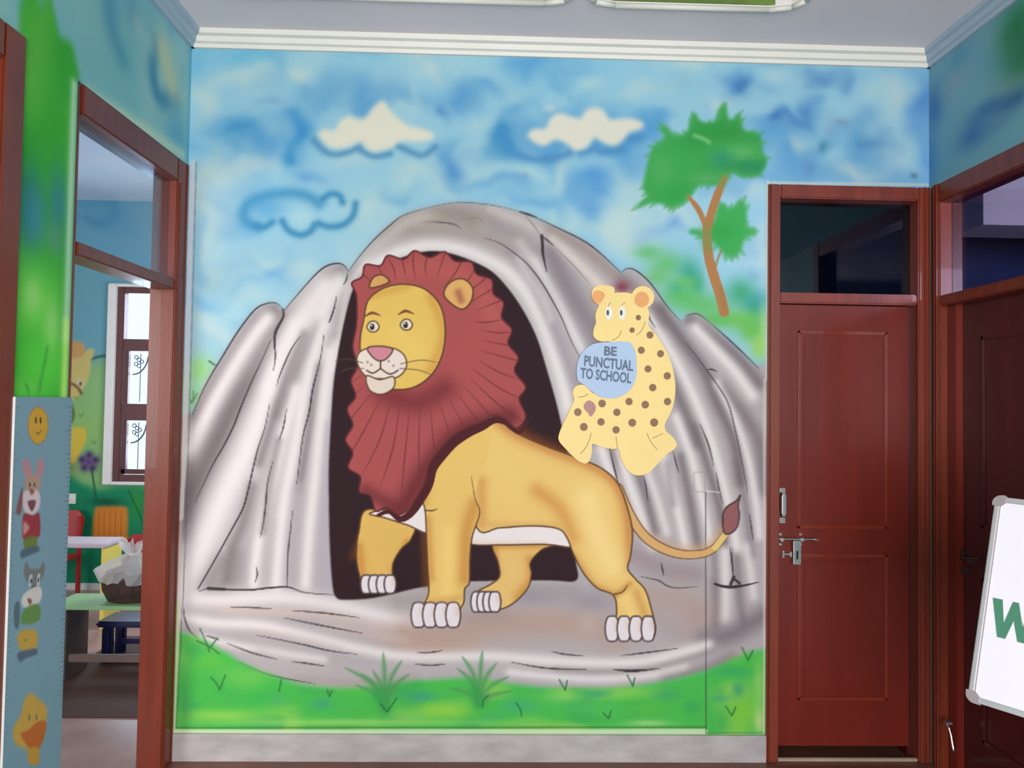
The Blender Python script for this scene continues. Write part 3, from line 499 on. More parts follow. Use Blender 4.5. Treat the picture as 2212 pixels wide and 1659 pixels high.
# mural (flat paint on the wall): one skin per painted subject
CV=mural()
def seg(*a):
    out=[]
    for lo,hi,st in a: out+=list(np.linspace(lo,hi,max(2,int(round((hi-lo)/st))),endpoint=False))
    return np.array(out+[a[-1][1]])
xs=seg((0,.66,.005),(.66,2.27,.0031),(2.27,XD,.0045),(XD,W,.006)); zs=seg((.112,.72,.0045),(.72,2.22,.0031),(2.22,HR,.005),(HR,3.06,.006))
def mcol(U,V):
    px,py=proj(U,0*U,V); return CV.sample(px,py)
def mid(U,V):
    px,py=proj(U,0*U,V); i=np.clip(((px-CV.x0)*CV.res).astype(int),0,CV.w-1); j=np.clip(((py-CV.y0)*CV.res).astype(int),0,CV.h-1); return CV.id[j,i].astype(int)
MN={0:'painted_sky',1:'painted_cloud',2:'painted_tree',3:'painted_cave',4:'painted_grass',5:'painted_lion'}
ML={0:'mottled light blue painted sky',1:'cream white painted clouds',2:'green painted tree and bushes',3:'grey painted stone cave with a dark mouth',4:'green painted grass strip',5:'golden painted lion with a brick red mane standing side on'}
for k,o in zip(sorted(MN),sheet('painted_sky',xs,zs,lambda u,v:(u,0*u-.0012,v),mcol,M['pmat'],wb,keep=lambda u,v:(u<XD)|(v>HR),ids=mid,names=MN)): o['label']=ML[[i for i in MN if MN[i]==o.name.split('.')[0]][0]]
struct('baseboard_back',[((0,-.012,0),(XD,0,.113))],M['skirt'],'grey scuffed skirting strip along the bottom of the mural wall','baseboard')
# side walls of the hall
wl=struct('wall_left',[((-.12,YF,HL),(0,0,3.3)),((-.12,YP,0),(0,YL,HL)),((-.12,YF,0),(0,-2.1,HL))],M['skyp'],'left wall painted sky blue over the doorways and green between them')
wr=struct('wall_right',[((W,YF,HR),(W+.12,.12,3.3)),((W,YF,0),(W+.12,-1.0,HR)),((W,-.014,0),(W+.12,.12,HR))],M['skyp'],'right wall painted mottled blue above the dark door')
struct('wall_front',[((-.12,YF-.12,0),(.3,YF,3.3)),((2.7,YF-.12,0),(W+.12,YF,3.3)),((.3,YF-.12,2.7),(2.7,YF,3.3)),((.3,YF-.12,0),(2.7,YF,.4))],M['cream'],'front wall of the hall behind the camera with a wide window opening')
# painted skins of the side walls (units: metres along -y, and -z)
def side_canvas(x,pts):
    C=Canvas(0,-3.2,2.6,0,180,(112,166,170)); n=blur(C.noise(.22,21,.8),14); n2=blur(C.noise(.1,22,1),6); C.whole(np.clip((n-.45)*3,0,1),(150,182,176),.7); C.whole(np.clip((n2-.55)*3,0,1),(86,150,176),.6)
    g=lambda px,py:(lambda P:(-P[1],-P[2]))(atx(px,py,x)); pts(C,g); return C
def left_paint(C,g):
    n=blur(C.noise(.16,33,.6),10); n2=blur(C.noise(.2,35,.5),10)
    S,B=C.stroke,C.blob
    S([g(335,100),g(330,150),g(335,190),g(350,215),g(375,210)],.045,(58,120,150),.85,True); S([g(232,0),g(240,60),g(262,120)],.05,(70,132,158),.7,True); B(*g(285,20),.05,.07,(90,140,165),.7)
    S([g(352,110),g(362,150),g(372,185)],.07,(178,184,150),.9,True); S([g(300,60),g(320,90)],.05,(160,184,176),.5,True)
    S([g(190,205),g(290,265),g(395,335)],.03,(180,196,170),.8,True); S([(0,-3.1),(0,-2.55)],.03,(80,160,190),.7,True)
    S([(.0,-3.06),(1.6,-3.06)],.05,(120,160,180),.6,True)
    # green column between the two doorways
    u0,u1=-YL,-YP
    mk=C.mask([(u0-.0,0),(u1+.02,0),(u1+.02,-2.60),(u1-.03,-2.75),(u1-.06,-2.62),(u0+.16,-2.72),(u0+.1,-2.6),(u0+.04,-2.62),(u0,-2.54)],.02,False)
    C.whole(mk,(54,156,44)); C.clip=mk
    C.whole(n,(40,140,52),.5); C.whole(np.clip((n2-.5)*3,0,1),(110,184,70),.6)
    for px,py,rx,ry,c in [(62,455,.05,.13,(34,104,128)),(78,470,.05,.10,(60,130,140)),(125,440,.05,.12,(52,124,134)),(118,520,.04,.05,(80,140,110)),(90,590,.1,.05,(60,160,60)),(80,660,.12,.12,(100,200,70)),(110,720,.04,.1,(150,206,120)),(70,640,.04,.06,(140,200,110)),(90,790,.14,.1,(80,200,60)),(60,840,.1,.04,(90,190,70))]:
        B(*g(px,py),rx,ry,c,.9)
    S([g(102,750),g(92,800),g(82,848)],.006,(50,130,60),.7,True); S([g(55,830),g(62,850)],.004,(40,110,50),.7,True)
    S([(u0+.016,-2.5),(u0+.016,-1.7)],.019,(176,206,186),.9,True); S([(u0+.016,-1.75),(u0+.016,0)],.019,(186,226,116),.9,True)
    C.clip=None
def right_paint(C,g):
    B,S=C.blob,C.stroke
    C.whole(np.ones((C.h,C.w)),(104,148,166),.75); n=blur(C.noise(.14,51,1),8); C.whole(np.clip((n-.5)*3,0,1),(128,158,166),.8)
    for px,py,rx,ry,c in [(2020,230,.06,.1,(64,112,160)),(2012,350,.05,.12,(70,124,170)),(2105,290,.1,.06,(56,100,156)),(2140,230,.12,.04,(60,104,150)),(2190,215,.1,.04,(54,92,140)),(2190,170,.1,.05,(132,156,160)),(2070,130,.08,.06,(86,140,160)),(2150,270,.1,.03,(90,130,160)),(2060,180,.1,.05,(124,150,160)),(2200,60,.12,.12,(24,110,60)),(2212,120,.1,.1,(40,110,70))]: B(*g(px,py),rx,ry,c,.85)
CL=side_canvas(0,left_paint); CR_=side_canvas(W,right_paint); CL.a*=1.15; CR_.a*=1.08
sheet('painted_panel',np.linspace(0,2.1,240),np.linspace(0,3.06,360),lambda u,v:(0*u+.0012,-u,v),lambda u,v:CL.sample(u,-v),M['pm2'],wl,keep=lambda u,v:(v>HL)|((u>-YL)&(u<-YP)))
sheet('painted_panel',np.linspace(0,2.1,240),np.linspace(2.4,3.06,110),lambda u,v:(0*u+W-.0012,-u,v),lambda u,v:CR_.sample(u,-v),M['pm2'],wr,keep=lambda u,v:v>HR)
# floors
struct('floor',[((-.12,YF,-.1),(W+.12,.12,0))],M['floor'],'dark red brown floor of the hall','floor')
struct('floor_class',[((-4.2,-3.1,-.1),(-.12,2.75,0))],M['lfloor'],'pinkish grey floor of the classroom seen through the doorway','floor')
struct('floor_right_room',[((W+.12,-2.2,-.1),(6,2.6,0)),((2.2,.12,-.1),(W+.12,1.9,0))],M['floor'],'floor of the rooms beyond the two right-hand doors','floor')
# coffered ceiling
def ctrim(pts,name):
    bm=bmesh.new(); n=len(pts); r=.011
    for i in range(n):
        a,b=Vector(pts[i]),Vector(pts[(i+1)%n]); tube(bm,[a,b],r,8)
    return mesh(name,bm,M['trim'],None,True)
Y0,Y1=-.305,-2.2; CO=[(.20,1.622),(1.668,2.52)]; ch=.12; cy=.07
lo=[((-.12,Y0,HC),(W+.12,.12,3.3)),((-.12,YF,HC),(W+.12,Y1,3.3)),((-.12,Y1,HC),(CO[0][0],Y0,3.3)),((CO[0][1],Y1,HC),(CO[1][0],Y0,3.3)),((CO[1][1],Y1,HC),(W+.12,Y0,3.3))]
bm=bmesh.new()
for a,b in lo: bx(bm,a,b)
for x0,x1 in CO:
    for cx,sx in ((x0,1),(x1,-1)):
        for ce_,sy in ((Y0,-1),(Y1,1)): prism(bm,[(cx,ce_,HC),(cx+sx*ch,ce_,HC),(cx+sx*ch*.3,ce_+sy*cy*.3,HC),(cx,ce_+sy*cy,HC)],(0,0,.2))
tag(mesh('ceiling',bm,M['ceil']),'pale grey false ceiling with two recessed coffers','ceiling',kind='structure')
ce=bpy.data.objects['ceiling']
for x0,x1 in CO: boxes('coffer_panel',[((x0,Y1,3.2),(x1,Y0,3.3)),((x0,Y0-.006,3.118),(x1,Y0-.001,3.2)),((x0,Y1+.001,3.118),(x1,Y1+.006,3.2)),((x0+.001,Y1,3.118),(x0+.006,Y0,3.2)),((x1-.006,Y1,3.118),(x1-.001,Y0,3.2))],M['green'],ce)
for x0,x1 in CO:
    o=ctrim([(x0+ch,Y0,HC),(x1-ch,Y0,HC),(x1-ch*.3,Y0-cy*.3,HC),(x1,Y0-cy,HC),(x1,Y1+cy,HC),(x1-ch*.3,Y1+cy*.3,HC),(x1-ch,Y1,HC),(x0+ch,Y1,HC),(x0+ch*.3,Y1+cy*.3,HC),(x0,Y1+cy,HC),(x0,Y0-cy,HC),(x0+ch*.3,Y0-cy*.3,HC)],'coffer_moulding'); o.parent=ce
# cornices
def cornice(name,a,b,n,label,mat='trim'):
    a,b,n=Vector(a),Vector(b),Vector(n); bm=bmesh.new()
    prof=[(0,3.035),(.014,3.035),(.018,3.05),(.03,3.055),(.036,3.075),(.052,3.08),(.056,HC),(0,HC)]
    prism(bm,[a+n*p+Vector((0,0,z)) for p,z in prof],b-a); tag(mesh(name,bm,M[mat]),label,'cornice',kind='structure')
cornice('trim_1',(0,0,0),(W,0,0),(0,-1,0),'white moulded cornice along the top of the mural wall')
cornice('trim_2',(0,-5.4,0),(0,0,0),(1,0,0),'pale blue grey moulded cornice along the top of the left wall','trimb')
cornice('trim_3',(W,-5.4,0),(W,0,0),(-1,0,0),'pale blue grey moulded cornice along the top of the right wall','trimb')
# ---------------------------------------------------------------- door 1: narrow panelled door in the mural wall
z=lambda px,py,y=0:aty(px,py,y)[2]; xx=lambda px,py,y=0:aty(px,py,y)[0]
zb1,zb0=z(1820,634),z(1820,657); xl,xr=xx(1682,900),xx(1981,900); zt=z(1820,432)
d1=empty('door_1',(XD,0,0)); tag(d1,'narrow red brown panelled door with a glass transom, in the mural wall','door',kind='structure')
boxes('frame',[((XD,-.014,0),(xl,.10,HR)),((xr,-.014,0),(W-.001,.10,HR)),((xl,-.014,zt),(xr,.10,HR)),((xl,-.006,zb0),(xr,.10,zb1))],M['woodp'],d1,.006)
boxes('frame_bead',[((xr+.022,-.022,0),(xr+.030,-.012,HR)),((xr+.042,-.022,0),(xr+.048,-.012,HR)),((XD+.006,-.02,0),(XD+.012,-.012,HR))],M['wood'],d1,.003)
boxes('transom_glass',[((xl,.05,zb1),(xr,.055,zt))],M['dglass'],d1)
yl=.022; lx0,lx1=xx(1678,1200,yl),xx(1963,1200,yl); lz0,lz1=z(1820,1612,yl),z(1820,660,yl)
leaf=boxes('door_leaf',[((lx0,yl,lz0),(lx1,yl+.035,lz1))],M['woodd'],d1,.003)
boxes('jamb_rebate',[((lx1+.004,.045,0),(xr+.01,.10,zb0+.01))],M['maroon'],d1)
def R4(px0,py0,px1,py1,y): return xx(px0,(py0+py1)/2,y),z((px0+px1)/2,py1,y),xx(px1,(py0+py1)/2,y),z((px0+px1)/2,py0,y)
for q in ((1722,716,1916,1142),(1722,1196,1916,1512)):
    a,b,c,d=R4(*q,yl)
    boxes('panel_moulding',[((a,yl-.007,b),(a+.014,yl,d)),((c-.014,yl-.007,b),(c,yl,d)),((a,yl-.007,b),(c,yl,b+.014)),((a,yl-.007,d-.014),(c,yl,d))],M['wgloss'],leaf,.005)
    boxes('panel',[((a+.03,yl-.004,b+.03),(c-.03,yl+.001,d-.03))],M['woodd'],leaf,.003)
def P(px,py,y): return Vector(aty(px,py,y))
def hard(name,mat,f,parent=leaf,base=None):
    bm=bmesh.new(); f(bm); off=Vector((XD,0,0)); bmesh.ops.translate(bm,verts=bm.verts,vec=-off if base is None else -base); return mesh(name,bm,mat,parent,False)
def handle(bm):
    a,b=P(1693,1068,-.012),P(1693,1112,-.012); bx(bm,(a.x-.010,-.018,b.z),(a.x+.010,-.008,a.z),.004)
    for s in (a.z,b.z): bx(bm,(a.x-.007,-.018,s-.006),(a.x+.007,yl,s+.006),.002)
    for py in (1060,1124): p=P(1690,py,yl); bx(bm,(p.x-.012,yl-.003,p.z-.012),(p.x+.012,yl+.001,p.z+.012),.001)
hard('pull_handle',M['steel'],handle)
def bolt(bm):
    a,b=P(1680,1165,0),P(1765,1166,0); tube(bm,[(a.x,.006,a.z),(b.x,.006,b.z)],.005,10); tube(bm,[(b.x-.002,.006,b.z),(b.x-.002,-.012,b.z)],.004,8)
    for px in (1690,1734):
        p=P(px,1166,0); bx(bm,(p.x-.007,-.003,p.z-.008),(p.x+.007,yl,p.z+.008),.002)
        for dz in (-.024,.02): bx(bm,(p.x-.006,yl-.004,p.z+dz-.005),(p.x+.006,yl+.001,p.z+dz+.005),.001)
hard('slide_bolt',M['steel'],bolt)
def hasp(bm):
    a,b=P(1714,1168,0),P(1731,1220,0); bx(bm,(a.x,.0,b.z),(b.x,.008,a.z),.003)
hp=hard('hasp_plate',M['steel'],hasp)
def staple(bm):
    a,b=P(1692,1190,0),P(1712,1206,0); bx(bm,(a.x,.006,b.z),(a.x+.008,yl,a.z),.001); bx(bm,(a.x,.006,(a.z+b.z)/2-.003),(b.x,.012,(a.z+b.z)/2+.003),.001); bx(bm,(b.x-.008,.004,b.z+.004),(b.x,yl,a.z-.004),.001)
hard('staple',M['steel'],staple)
def slot(bm):
    a,b=P(1720,1190,0),P(1724,1208,0); bx(bm,(a.x,-.002,b.z),(b.x,.001,a.z))
hard('keyhole_slot',M['dark'],slot)
boxes('threshold',[((xl,-.004,0),(xr,.012,.013))],M['thr'],d1,.003)
# small room behind door 1
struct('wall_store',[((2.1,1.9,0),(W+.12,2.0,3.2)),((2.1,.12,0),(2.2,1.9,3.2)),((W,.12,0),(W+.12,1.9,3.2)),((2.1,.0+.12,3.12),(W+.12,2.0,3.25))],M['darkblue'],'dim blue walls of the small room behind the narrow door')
# ---------------------------------------------------------------- door 2: open doorway to the classroom, in the left wall
zL=lambda px,py,x=0:atx(px,py,x)[2]
tb1,tb0=zL(161,518),zL(161,549)
d2=empty('door_2',(0,YL,0)); tag(d2,'open red brown doorway into the classroom, with a glass transom above','door',kind='structure')
boxes('frame',[((-.10,-.10,0),(.004,-.001,HL)),((-.10,YL+.001,0),(-.004,YL+.03,HL)),((-.10,YL+.03,HL-.098),(.004,-.10,HL))],M['wood'],d2,.005)
boxes('transom_bar',[((-.10,YL+.03,tb0),(.0,-.10,tb1))],M['wood'],d2,.005)
boxes('frame_bead',[((-.004,-.085,0),(.010,-.079,HL-.1)),((-.004,-.022,0),(.008,-.014,HL))],M['wood'],d2,.002)
boxes('transom_glass',[((-.034,YL+.03,tb1),(-.030,-.10,HL-.098))],M['tglass'],d2)
# ---------------------------------------------------------------- door 3: nearest door on the left wall (only its jamb is in view)
d3=empty('door_3',(0,-1.55,0)); tag(d3,'red brown door frame at the far left edge beside the height chart','door',kind='structure')
boxes('frame',[((-.10,YP-.085,0),(.012,YP-.001,HL)),((-.10,-2.1,0),(.012,-2.015,HL)),((-.10,-2.015,HL-.1),(.012,YP-.085,HL))],M['wood'],d3,.005)
boxes('door_leaf',[((-.08,-2.014,.01),(-.04,YP-.086,HL-.1))],M['maroon'],d3,.004)
# ---------------------------------------------------------------- door 4: dark door on the right wall
zR=lambda px,py,x=W:atx(px,py,x)[2]; rb1,rb0=zR(2035,637),zR(2035,660)
d4=empty('door_4',(W,-.5,0)); tag(d4,'dark maroon door with glass transom in the right wall, behind the whiteboard','door',kind='structure')
boxes('frame',[((W-.004,-.075,0),(W+.10,-.0145,HR)),((W-.004,-1.0,0),(W+.10,-.93,HR)),((W-.004,-.93,HR-.085),(W+.10,-.075,HR)),((W+.0,-.93,rb0),(W+.10,-.075,rb1))],M['wood'],d4,.005)
boxes('frame_bead',[((W-.012,-.066,0),(W-.003,-.060,HR)),((W-.012,-.05,0),(W-.003,-.044,HR))],M['woodp'],d4,.002)
boxes('transom_glass',[((W+.05,-.93,rb1),(W+.055,-.075,HR-.085))],M['eglass'],d4)
l4=boxes('door_leaf',[((W+.06,-.93,.01),(W+.10,-.13,rb0))],M['maroon'],d4,.003)
boxes('closing_stile',[((W+.03,-.13,.01),(W+.09,-.075,rb0))],M['woodd'],d4,.003)
for a,b in ((.2,.85),(1.05,1.82)):
    boxes('panel_moulding',[((W+.052,-.80,a),(W+.06,-.785,b)),((W+.052,-.26,a),(W+.06,-.245,b)),((W+.052,-.80,a),(W+.06,-.245,a+.015)),((W+.052,-.80,b-.015),(W+.06,-.245,b))],M['maroon'],l4,.002)
def latch(bm):
    for px,py in ((2082,1195),(2098,1210),(2078,1232)): p=Vector(atx(px,py,W+.055)); bx(bm,(W+.045,p.y-.012,p.z-.012),(W+.062,p.y+.012,p.z+.012),.003)
    a=Vector(atx(2078,1205,W+.055)); b=Vector(atx(2120,1208,W+.055)); tube(bm,[(W+.045,a.y,a.z),(W+.045,b.y,b.z)],.005,8)
hard('latch',M['dsteel'],latch,l4,Vector((W,-.5,0)))
def stay(bm):
    p0=Vector(atx(2052,1562,W-.004)); x=W-.02
    pts=[(x,p0.y+.0,p0.z),(x,p0.y-.018,p0.z-.012),(x,p0.y-.03,p0.z-.035),(x,p0.y-.037,p0.z-.062),(x,p0.y-.045,p0.z-.085),(x,p0.y-.052,p0.z-.092),(x,p0.y-.058,p0.z-.08)]
    tube(bm,pts,.0045,8); tube(bm,[(W+.0,p0.y,p0.z),(x-.004,p0.y,p0.z)],.011,10)
hard('hook_stay',M['steel'],stay,d4,Vector((W,-.5,0)))
# right-hand room, dim
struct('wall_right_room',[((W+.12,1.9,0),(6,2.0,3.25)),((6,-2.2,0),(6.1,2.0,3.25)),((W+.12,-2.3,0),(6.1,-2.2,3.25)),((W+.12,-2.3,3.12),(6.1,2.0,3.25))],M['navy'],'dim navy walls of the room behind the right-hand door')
sf=aty(2124,430,.72); struct('trim_4',[((sf[0],.72,aty(2165,486,.72)[2]),(5.9,1.0,3.1))],M['pale'],'pale soffit seen through the transom on the right','beam')
# ---------------------------------------------------------------- classroom seen through the doorway
YB=2.6; q=lambda px,py:aty(px,py,YB)
wx0,wx1=q(232,800)[0],q(232,800)[0]+.86; wz1,wz0=q(250,614)[2],q(240,1046)[2]
wc=struct('wall_class_back',[((-4.2,YB,0),(wx0,YB+.15,3.2)),((wx1,YB,0),(-.12,YB+.15,3.2)),((wx0,YB,0),(wx1,YB+.15,wz0)),((wx0,YB,wz1),(wx1,YB+.15,3.2))],M['skyp'],'classroom back wall painted with a cartoon pony, flower and pot')
struct('wall_class_side',[((-4.3,-3.1,0),(-4.2,2.75,3.2)),((-.125,.12,0),(-.12,2.6,3.2))],M['skyp'],'side walls of the classroom')
struct('wall_class_front',[((-4.2,-3.1,0),(-.12,-3.0,3.2))],M['skyp'],'front wall of the classroom')
struct('ceiling_class',[((-4.3,-3.1,3.1),(-.12,2.75,3.25))],M['ceil'],'pale ceiling of the classroom','ceiling')
struct('baseboard_class',[((-4.2,YB-.015,0),(-.24,YB,.05))],M['plaster'],'pale skirting of the classroom','baseboard')
C2=Canvas(-2.6,-3.1,-.2,0,220,(104,158,176)); g=lambda px,py:(q(px,py)[0],-q(px,py)[2]); B,S=C2.blob,C2.stroke
C2.fill([g(100,845),g(150,800),g(200,785),g(260,775),g(400,770),g(400,1400),g(100,1400)],(134,178,112),.95,.08,False)
C2.fill([g(100,1040),g(150,1025),g(175,1045),g(215,1060),g(260,1050),g(320,1055),g(400,1060),g(400,1400),g(100,1400)],(20,128,92),.97,.04,False)
B(*g(180,920),.2,.15,(150,186,100),.6); B(*g(215,850),.15,.2,(140,184,130),.5)
S([g(198,776),g(212,771),g(232,768)],.012,(60,90,80),.9,True)
C2.fill([g(140,755),g(152,738),g(172,738),g(184,750),g(180,775),g(150,795),g(138,800)],(196,150,92),.95,.01)
C2.fill([g(138,790),g(150,778),g(178,770),g(190,755),g(205,757),g(197,782),g(196,800),g(190,825),g(178,842),g(166,864),g(150,864),g(138,850)],(200,180,112),.95,.008)
B(*g(173,828),.026,.034,(214,206,190),.95); B(*g(174,829),.011,.016,(40,34,34),.95); S([g(143,828),g(158,830),g(170,840),g(176,850)],.012,(110,70,50),.9,True); S([g(150,868),g(158,888),g(156,908),g(146,918)],.014,(84,100,66),.9,True)
C2.fill([g(140,932),g(160,925),g(184,926),g(187,950),g(176,975),g(160,1002),g(140,985)],(214,184,70),.95,.008)
B(*g(146,1010),.07,.06,(120,100,66),.7)
for k in range(5):
    a=k*2*math.pi/5-.3; c=g(192,998); B(c[0]+.055*math.cos(a),c[1]+.055*math.sin(a),.034,.034,(70,40,110),.95)
B(*g(192,998),.03,.03,(96,46,130),.9); S([g(198,1012),g(203,1045),g(208,1078)],.008,(30,80,60),.9,True)
B(*g(296,1085),.05,.14,(50,140,60),.9); S([g(278,1060),g(305,1120),g(312,1150)],.006,(20,90,50),.9,True)
C2.fill([g(204,1108),g(214,1094),g(268,1094),g(277,1108),g(277,1150),g(272,1176),g(206,1176),g(200,1150)],(214,128,48),.97,.012)
for k in range(5): S([g(214+12*k,1104),g(213+12*k,1170)],.006,(176,92,34),.6,True)
B(*g(230,1084),.13,.034,(14,82,60),.97)
for a,b in ((160,862),(170,900),(198,958)): S([g(a,b-6),g(a+5,b),g(a+10,b-6)],.004,(70,120,70),.8,True)
sheet('painted_panel',np.linspace(-2.6,-.24,360),np.linspace(.05,3.1,420),lambda u,v:(u,0*u+YB-.0012,v),lambda u,v:C2.sample(u,-v),M['pm2'],wc,keep=lambda u,v:~((u>wx0-.01)&(u<wx1+.01)&(v>wz0-.01)&(v<wz1+.01)))
w1=empty('window_1',((wx0+wx1)/2,YB,wz0)); tag(w1,'tall bright classroom window in a brown frame with iron grilles','window',kind='structure')
e=.062
boxes('plaster_surround',[((wx0,YB-.03,wz0),(wx0+e,YB+.12,wz1)),((wx1-e,YB-.03,wz0),(wx1,YB+.12,wz1)),((wx0+e,YB-.03,wz1-.02),(wx1-e,YB+.12,wz1)),((wx0+e,YB-.03,wz0),(wx1-e,YB+.12,wz0+.022))],M['plaster'],w1,.004)
zz=lambda py:q(270,py)[2]; fx0,fx1=wx0+e,wx1-e; mxx=(fx0+fx1)/2
boxes('window_frame',[((fx0,YB,wz0+.02),(fx0+.055,YB+.07,wz1-.02)),((fx1-.055,YB,wz0+.02),(fx1,YB+.07,wz1-.02)),((fx0+.055,YB+.001,wz1-.07),(fx1-.055,YB+.069,wz1-.02)),((fx0+.055,YB+.001,wz0+.02),(fx1-.055,YB+.069,wz0+.075)),((fx0+.055,YB+.002,zz(758)),(fx1-.055,YB+.069,zz(732))),((fx0+.055,YB+.002,zz(908)),(fx1-.055,YB+.069,zz(872)))],M['winwood'],w1,.005)
boxes('inner_sash',[((fx0+.06,YB+.02,wz0+.08),(fx0+.09,YB+.06,zz(908))),((fx0+.06,YB+.02,zz(872)),(fx0+.09,YB+.06,zz(758))),((fx0+.06,YB+.02,wz0+.08),(fx1-.06,YB+.06,wz0+.12)),((mxx+.1,YB+.02,wz0+.08),(mxx+.14,YB+.06,zz(758)))],M['winwood'],w1,.004)
for a,b in ((wz0+.075,zz(908)),(zz(872),zz(758)),(zz(732),wz1-.07)): boxes('glass_pane',[((fx0+.05,YB+.03,a),(fx1-.05,YB+.034,b))],M['glass'],w1)
def grille(bm):
    o=Vector(((wx0+wx1)/2,YB,wz0))
    for (a,b) in ((wz0+.1,zz(912)),(zz(868),zz(762))):
        n=7
        for k in range(1,n): x=fx0+.06+(fx1-fx0-.12)*k/n; tube(bm,[Vector((x,YB+.1,a))-o,Vector((x,YB+.1,b))-o],.0035,6)
        for k in range(5):
            c=Vector((fx0+.115+.022*(k%3),YB+.095,b-.03-.034*(k//2)-.02*(k%2)))-o; tube(bm,[c+Vector((.015*math.cos(t),0,.015*math.sin(t))) for t in np.linspace(0,2*math.pi,9)],.004,5)
        tube(bm,[Vector((fx0+.09+.12*math.sin(t),YB+.095,b-.17+.16*(1-math.cos(t))))-o for t in np.linspace(0,1.5,7)],.006,6)
bm=bmesh.new(); grille(bm); mesh('grille',bm,M['dark'],w1)
# switch plate
p=q(151,1077); sp=empty('switch_plate',(p[0],YB,p[2])); tag(sp,'white switch plate low on the green classroom wall by the pot','switch')
boxes('plate',[((p[0]-.05,YB-.014,p[2]-.04),(p[0]+.05,YB-.001,p[2]+.04))],M['white'],sp,.003)
for k in range(3): boxes('rocker',[((p[0]-.035+.027*k,YB-.018,p[2]-.014),(p[0]-.018+.027*k,YB-.013,p[2]+.014))],M['white'],sp,.001)
# ---------------------------------------------------------------- classroom furniture
def table(name,x0,x1,y0,y1,h,th,top,side,label,panels,rail=None):
    r=empty(name,((x0+x1)/2,(y0+y1)/2,0)); tag(r,label,'table')
    boxes('tabletop',[((x0,y0,h-th),(x1,y1,h))],M[top],r,.006)
    for k,(a,b) in enumerate(panels): boxes('side_panel',[((a,y0+.02,0),(b,y1-.02,h-th))],M[side],r,.004)
    if rail: boxes('stretcher',[((x0+.05,y0+.04,rail-.02),(x1-.05,y0+.06,rail+.02))],M[side],r,.003)
    return r
P1=aty(138,1312,.77); tx0=-1.02
gt=table('play_table',tx0,.0-.30,.77,1.02,.41,.022,'gtable','ply','low green topped table nearest the doorway, holding the wrapped basket',[(tx0+.03,tx0+.09),(-.40,-.34)],.12)
pt=table('play_table',-1.95,-1.19,1.62,1.86,.563,.03,'ptop','yellow','pale topped table with a bright yellow end panel, behind the green table',[(-1.23,-1.2),(-1.94,-1.9)])
pt['group']='classroom tables'; gt['group']='classroom tables'
fm=boxes('floor_mat',[((-1.0,.38,.001),(-.2,1.5,.008))],M['mat_']); tag(fm,'dark brown mat on the classroom floor under the green table','mat')  # flat dark sheet in place of the shade under and before the table
def bench():
    r=empty('bench',(-.66,1.16,0)); tag(r,'small navy blue plastic bench standing behind the low green table','bench')
    bm=bmesh.new(); bx(bm,(-.27,-.10,.20),(.27,.10,.235),.012); mesh('seat',bm,M['blue'],r)
    for sx in (-.21,.21):
        for sy in (-.07,.07): bm=bmesh.new(); bx(bm,(sx-.028,sy-.02,0),(sx+.028,sy+.02,.2),.008); mesh('leg',bm,M['blue'],r)
    bm=bmesh.new(); bx(bm,(-.18,-.01,.08),(.18,.01,.11),.004); mesh('stretcher',bm,M['blue'],r)
bench()
def chair(x,y,rz,label):
    r=empty('small_chair',(x,y,0)); r.rotation_euler.z=rz; tag(r,label,'chair','red classroom chairs')
    bm=bmesh.new(); bx(bm,(-.16,-.15,.29),(.16,.15,.315),.01); mesh('seat',bm,M['red'],r)
    bm=bmesh.new(); prism(bm,[(-.15,.14,.42),(.15,.14,.42),(.16,.17,.58),(.11,.18,.64),(-.11,.18,.64),(-.16,.17,.58)],(0,.018,0)); mesh('backrest',bm,M['red'],r)
    for sx in (-.14,.14): bm=bmesh.new(); bx(bm,(sx-.014,.135,0),(sx+.014,.165,.60),.004); mesh('back_post',bm,M['red'],r)
    for sx in (-.14,.14): bm=bmesh.new(); bx(bm,(sx-.016,-.145,0),(sx+.016,-.115,.29),.004); mesh('leg',bm,M['red'],r)
    return r
cr=chair(-1.3,2.2,0,'red plastic child chair behind the yellow table end, right of the pair'); cr.scale=(.8,.8,.76)
chair(-1.98,2.3,.1,'red plastic child chair behind the pale tabletop, left of the pair')
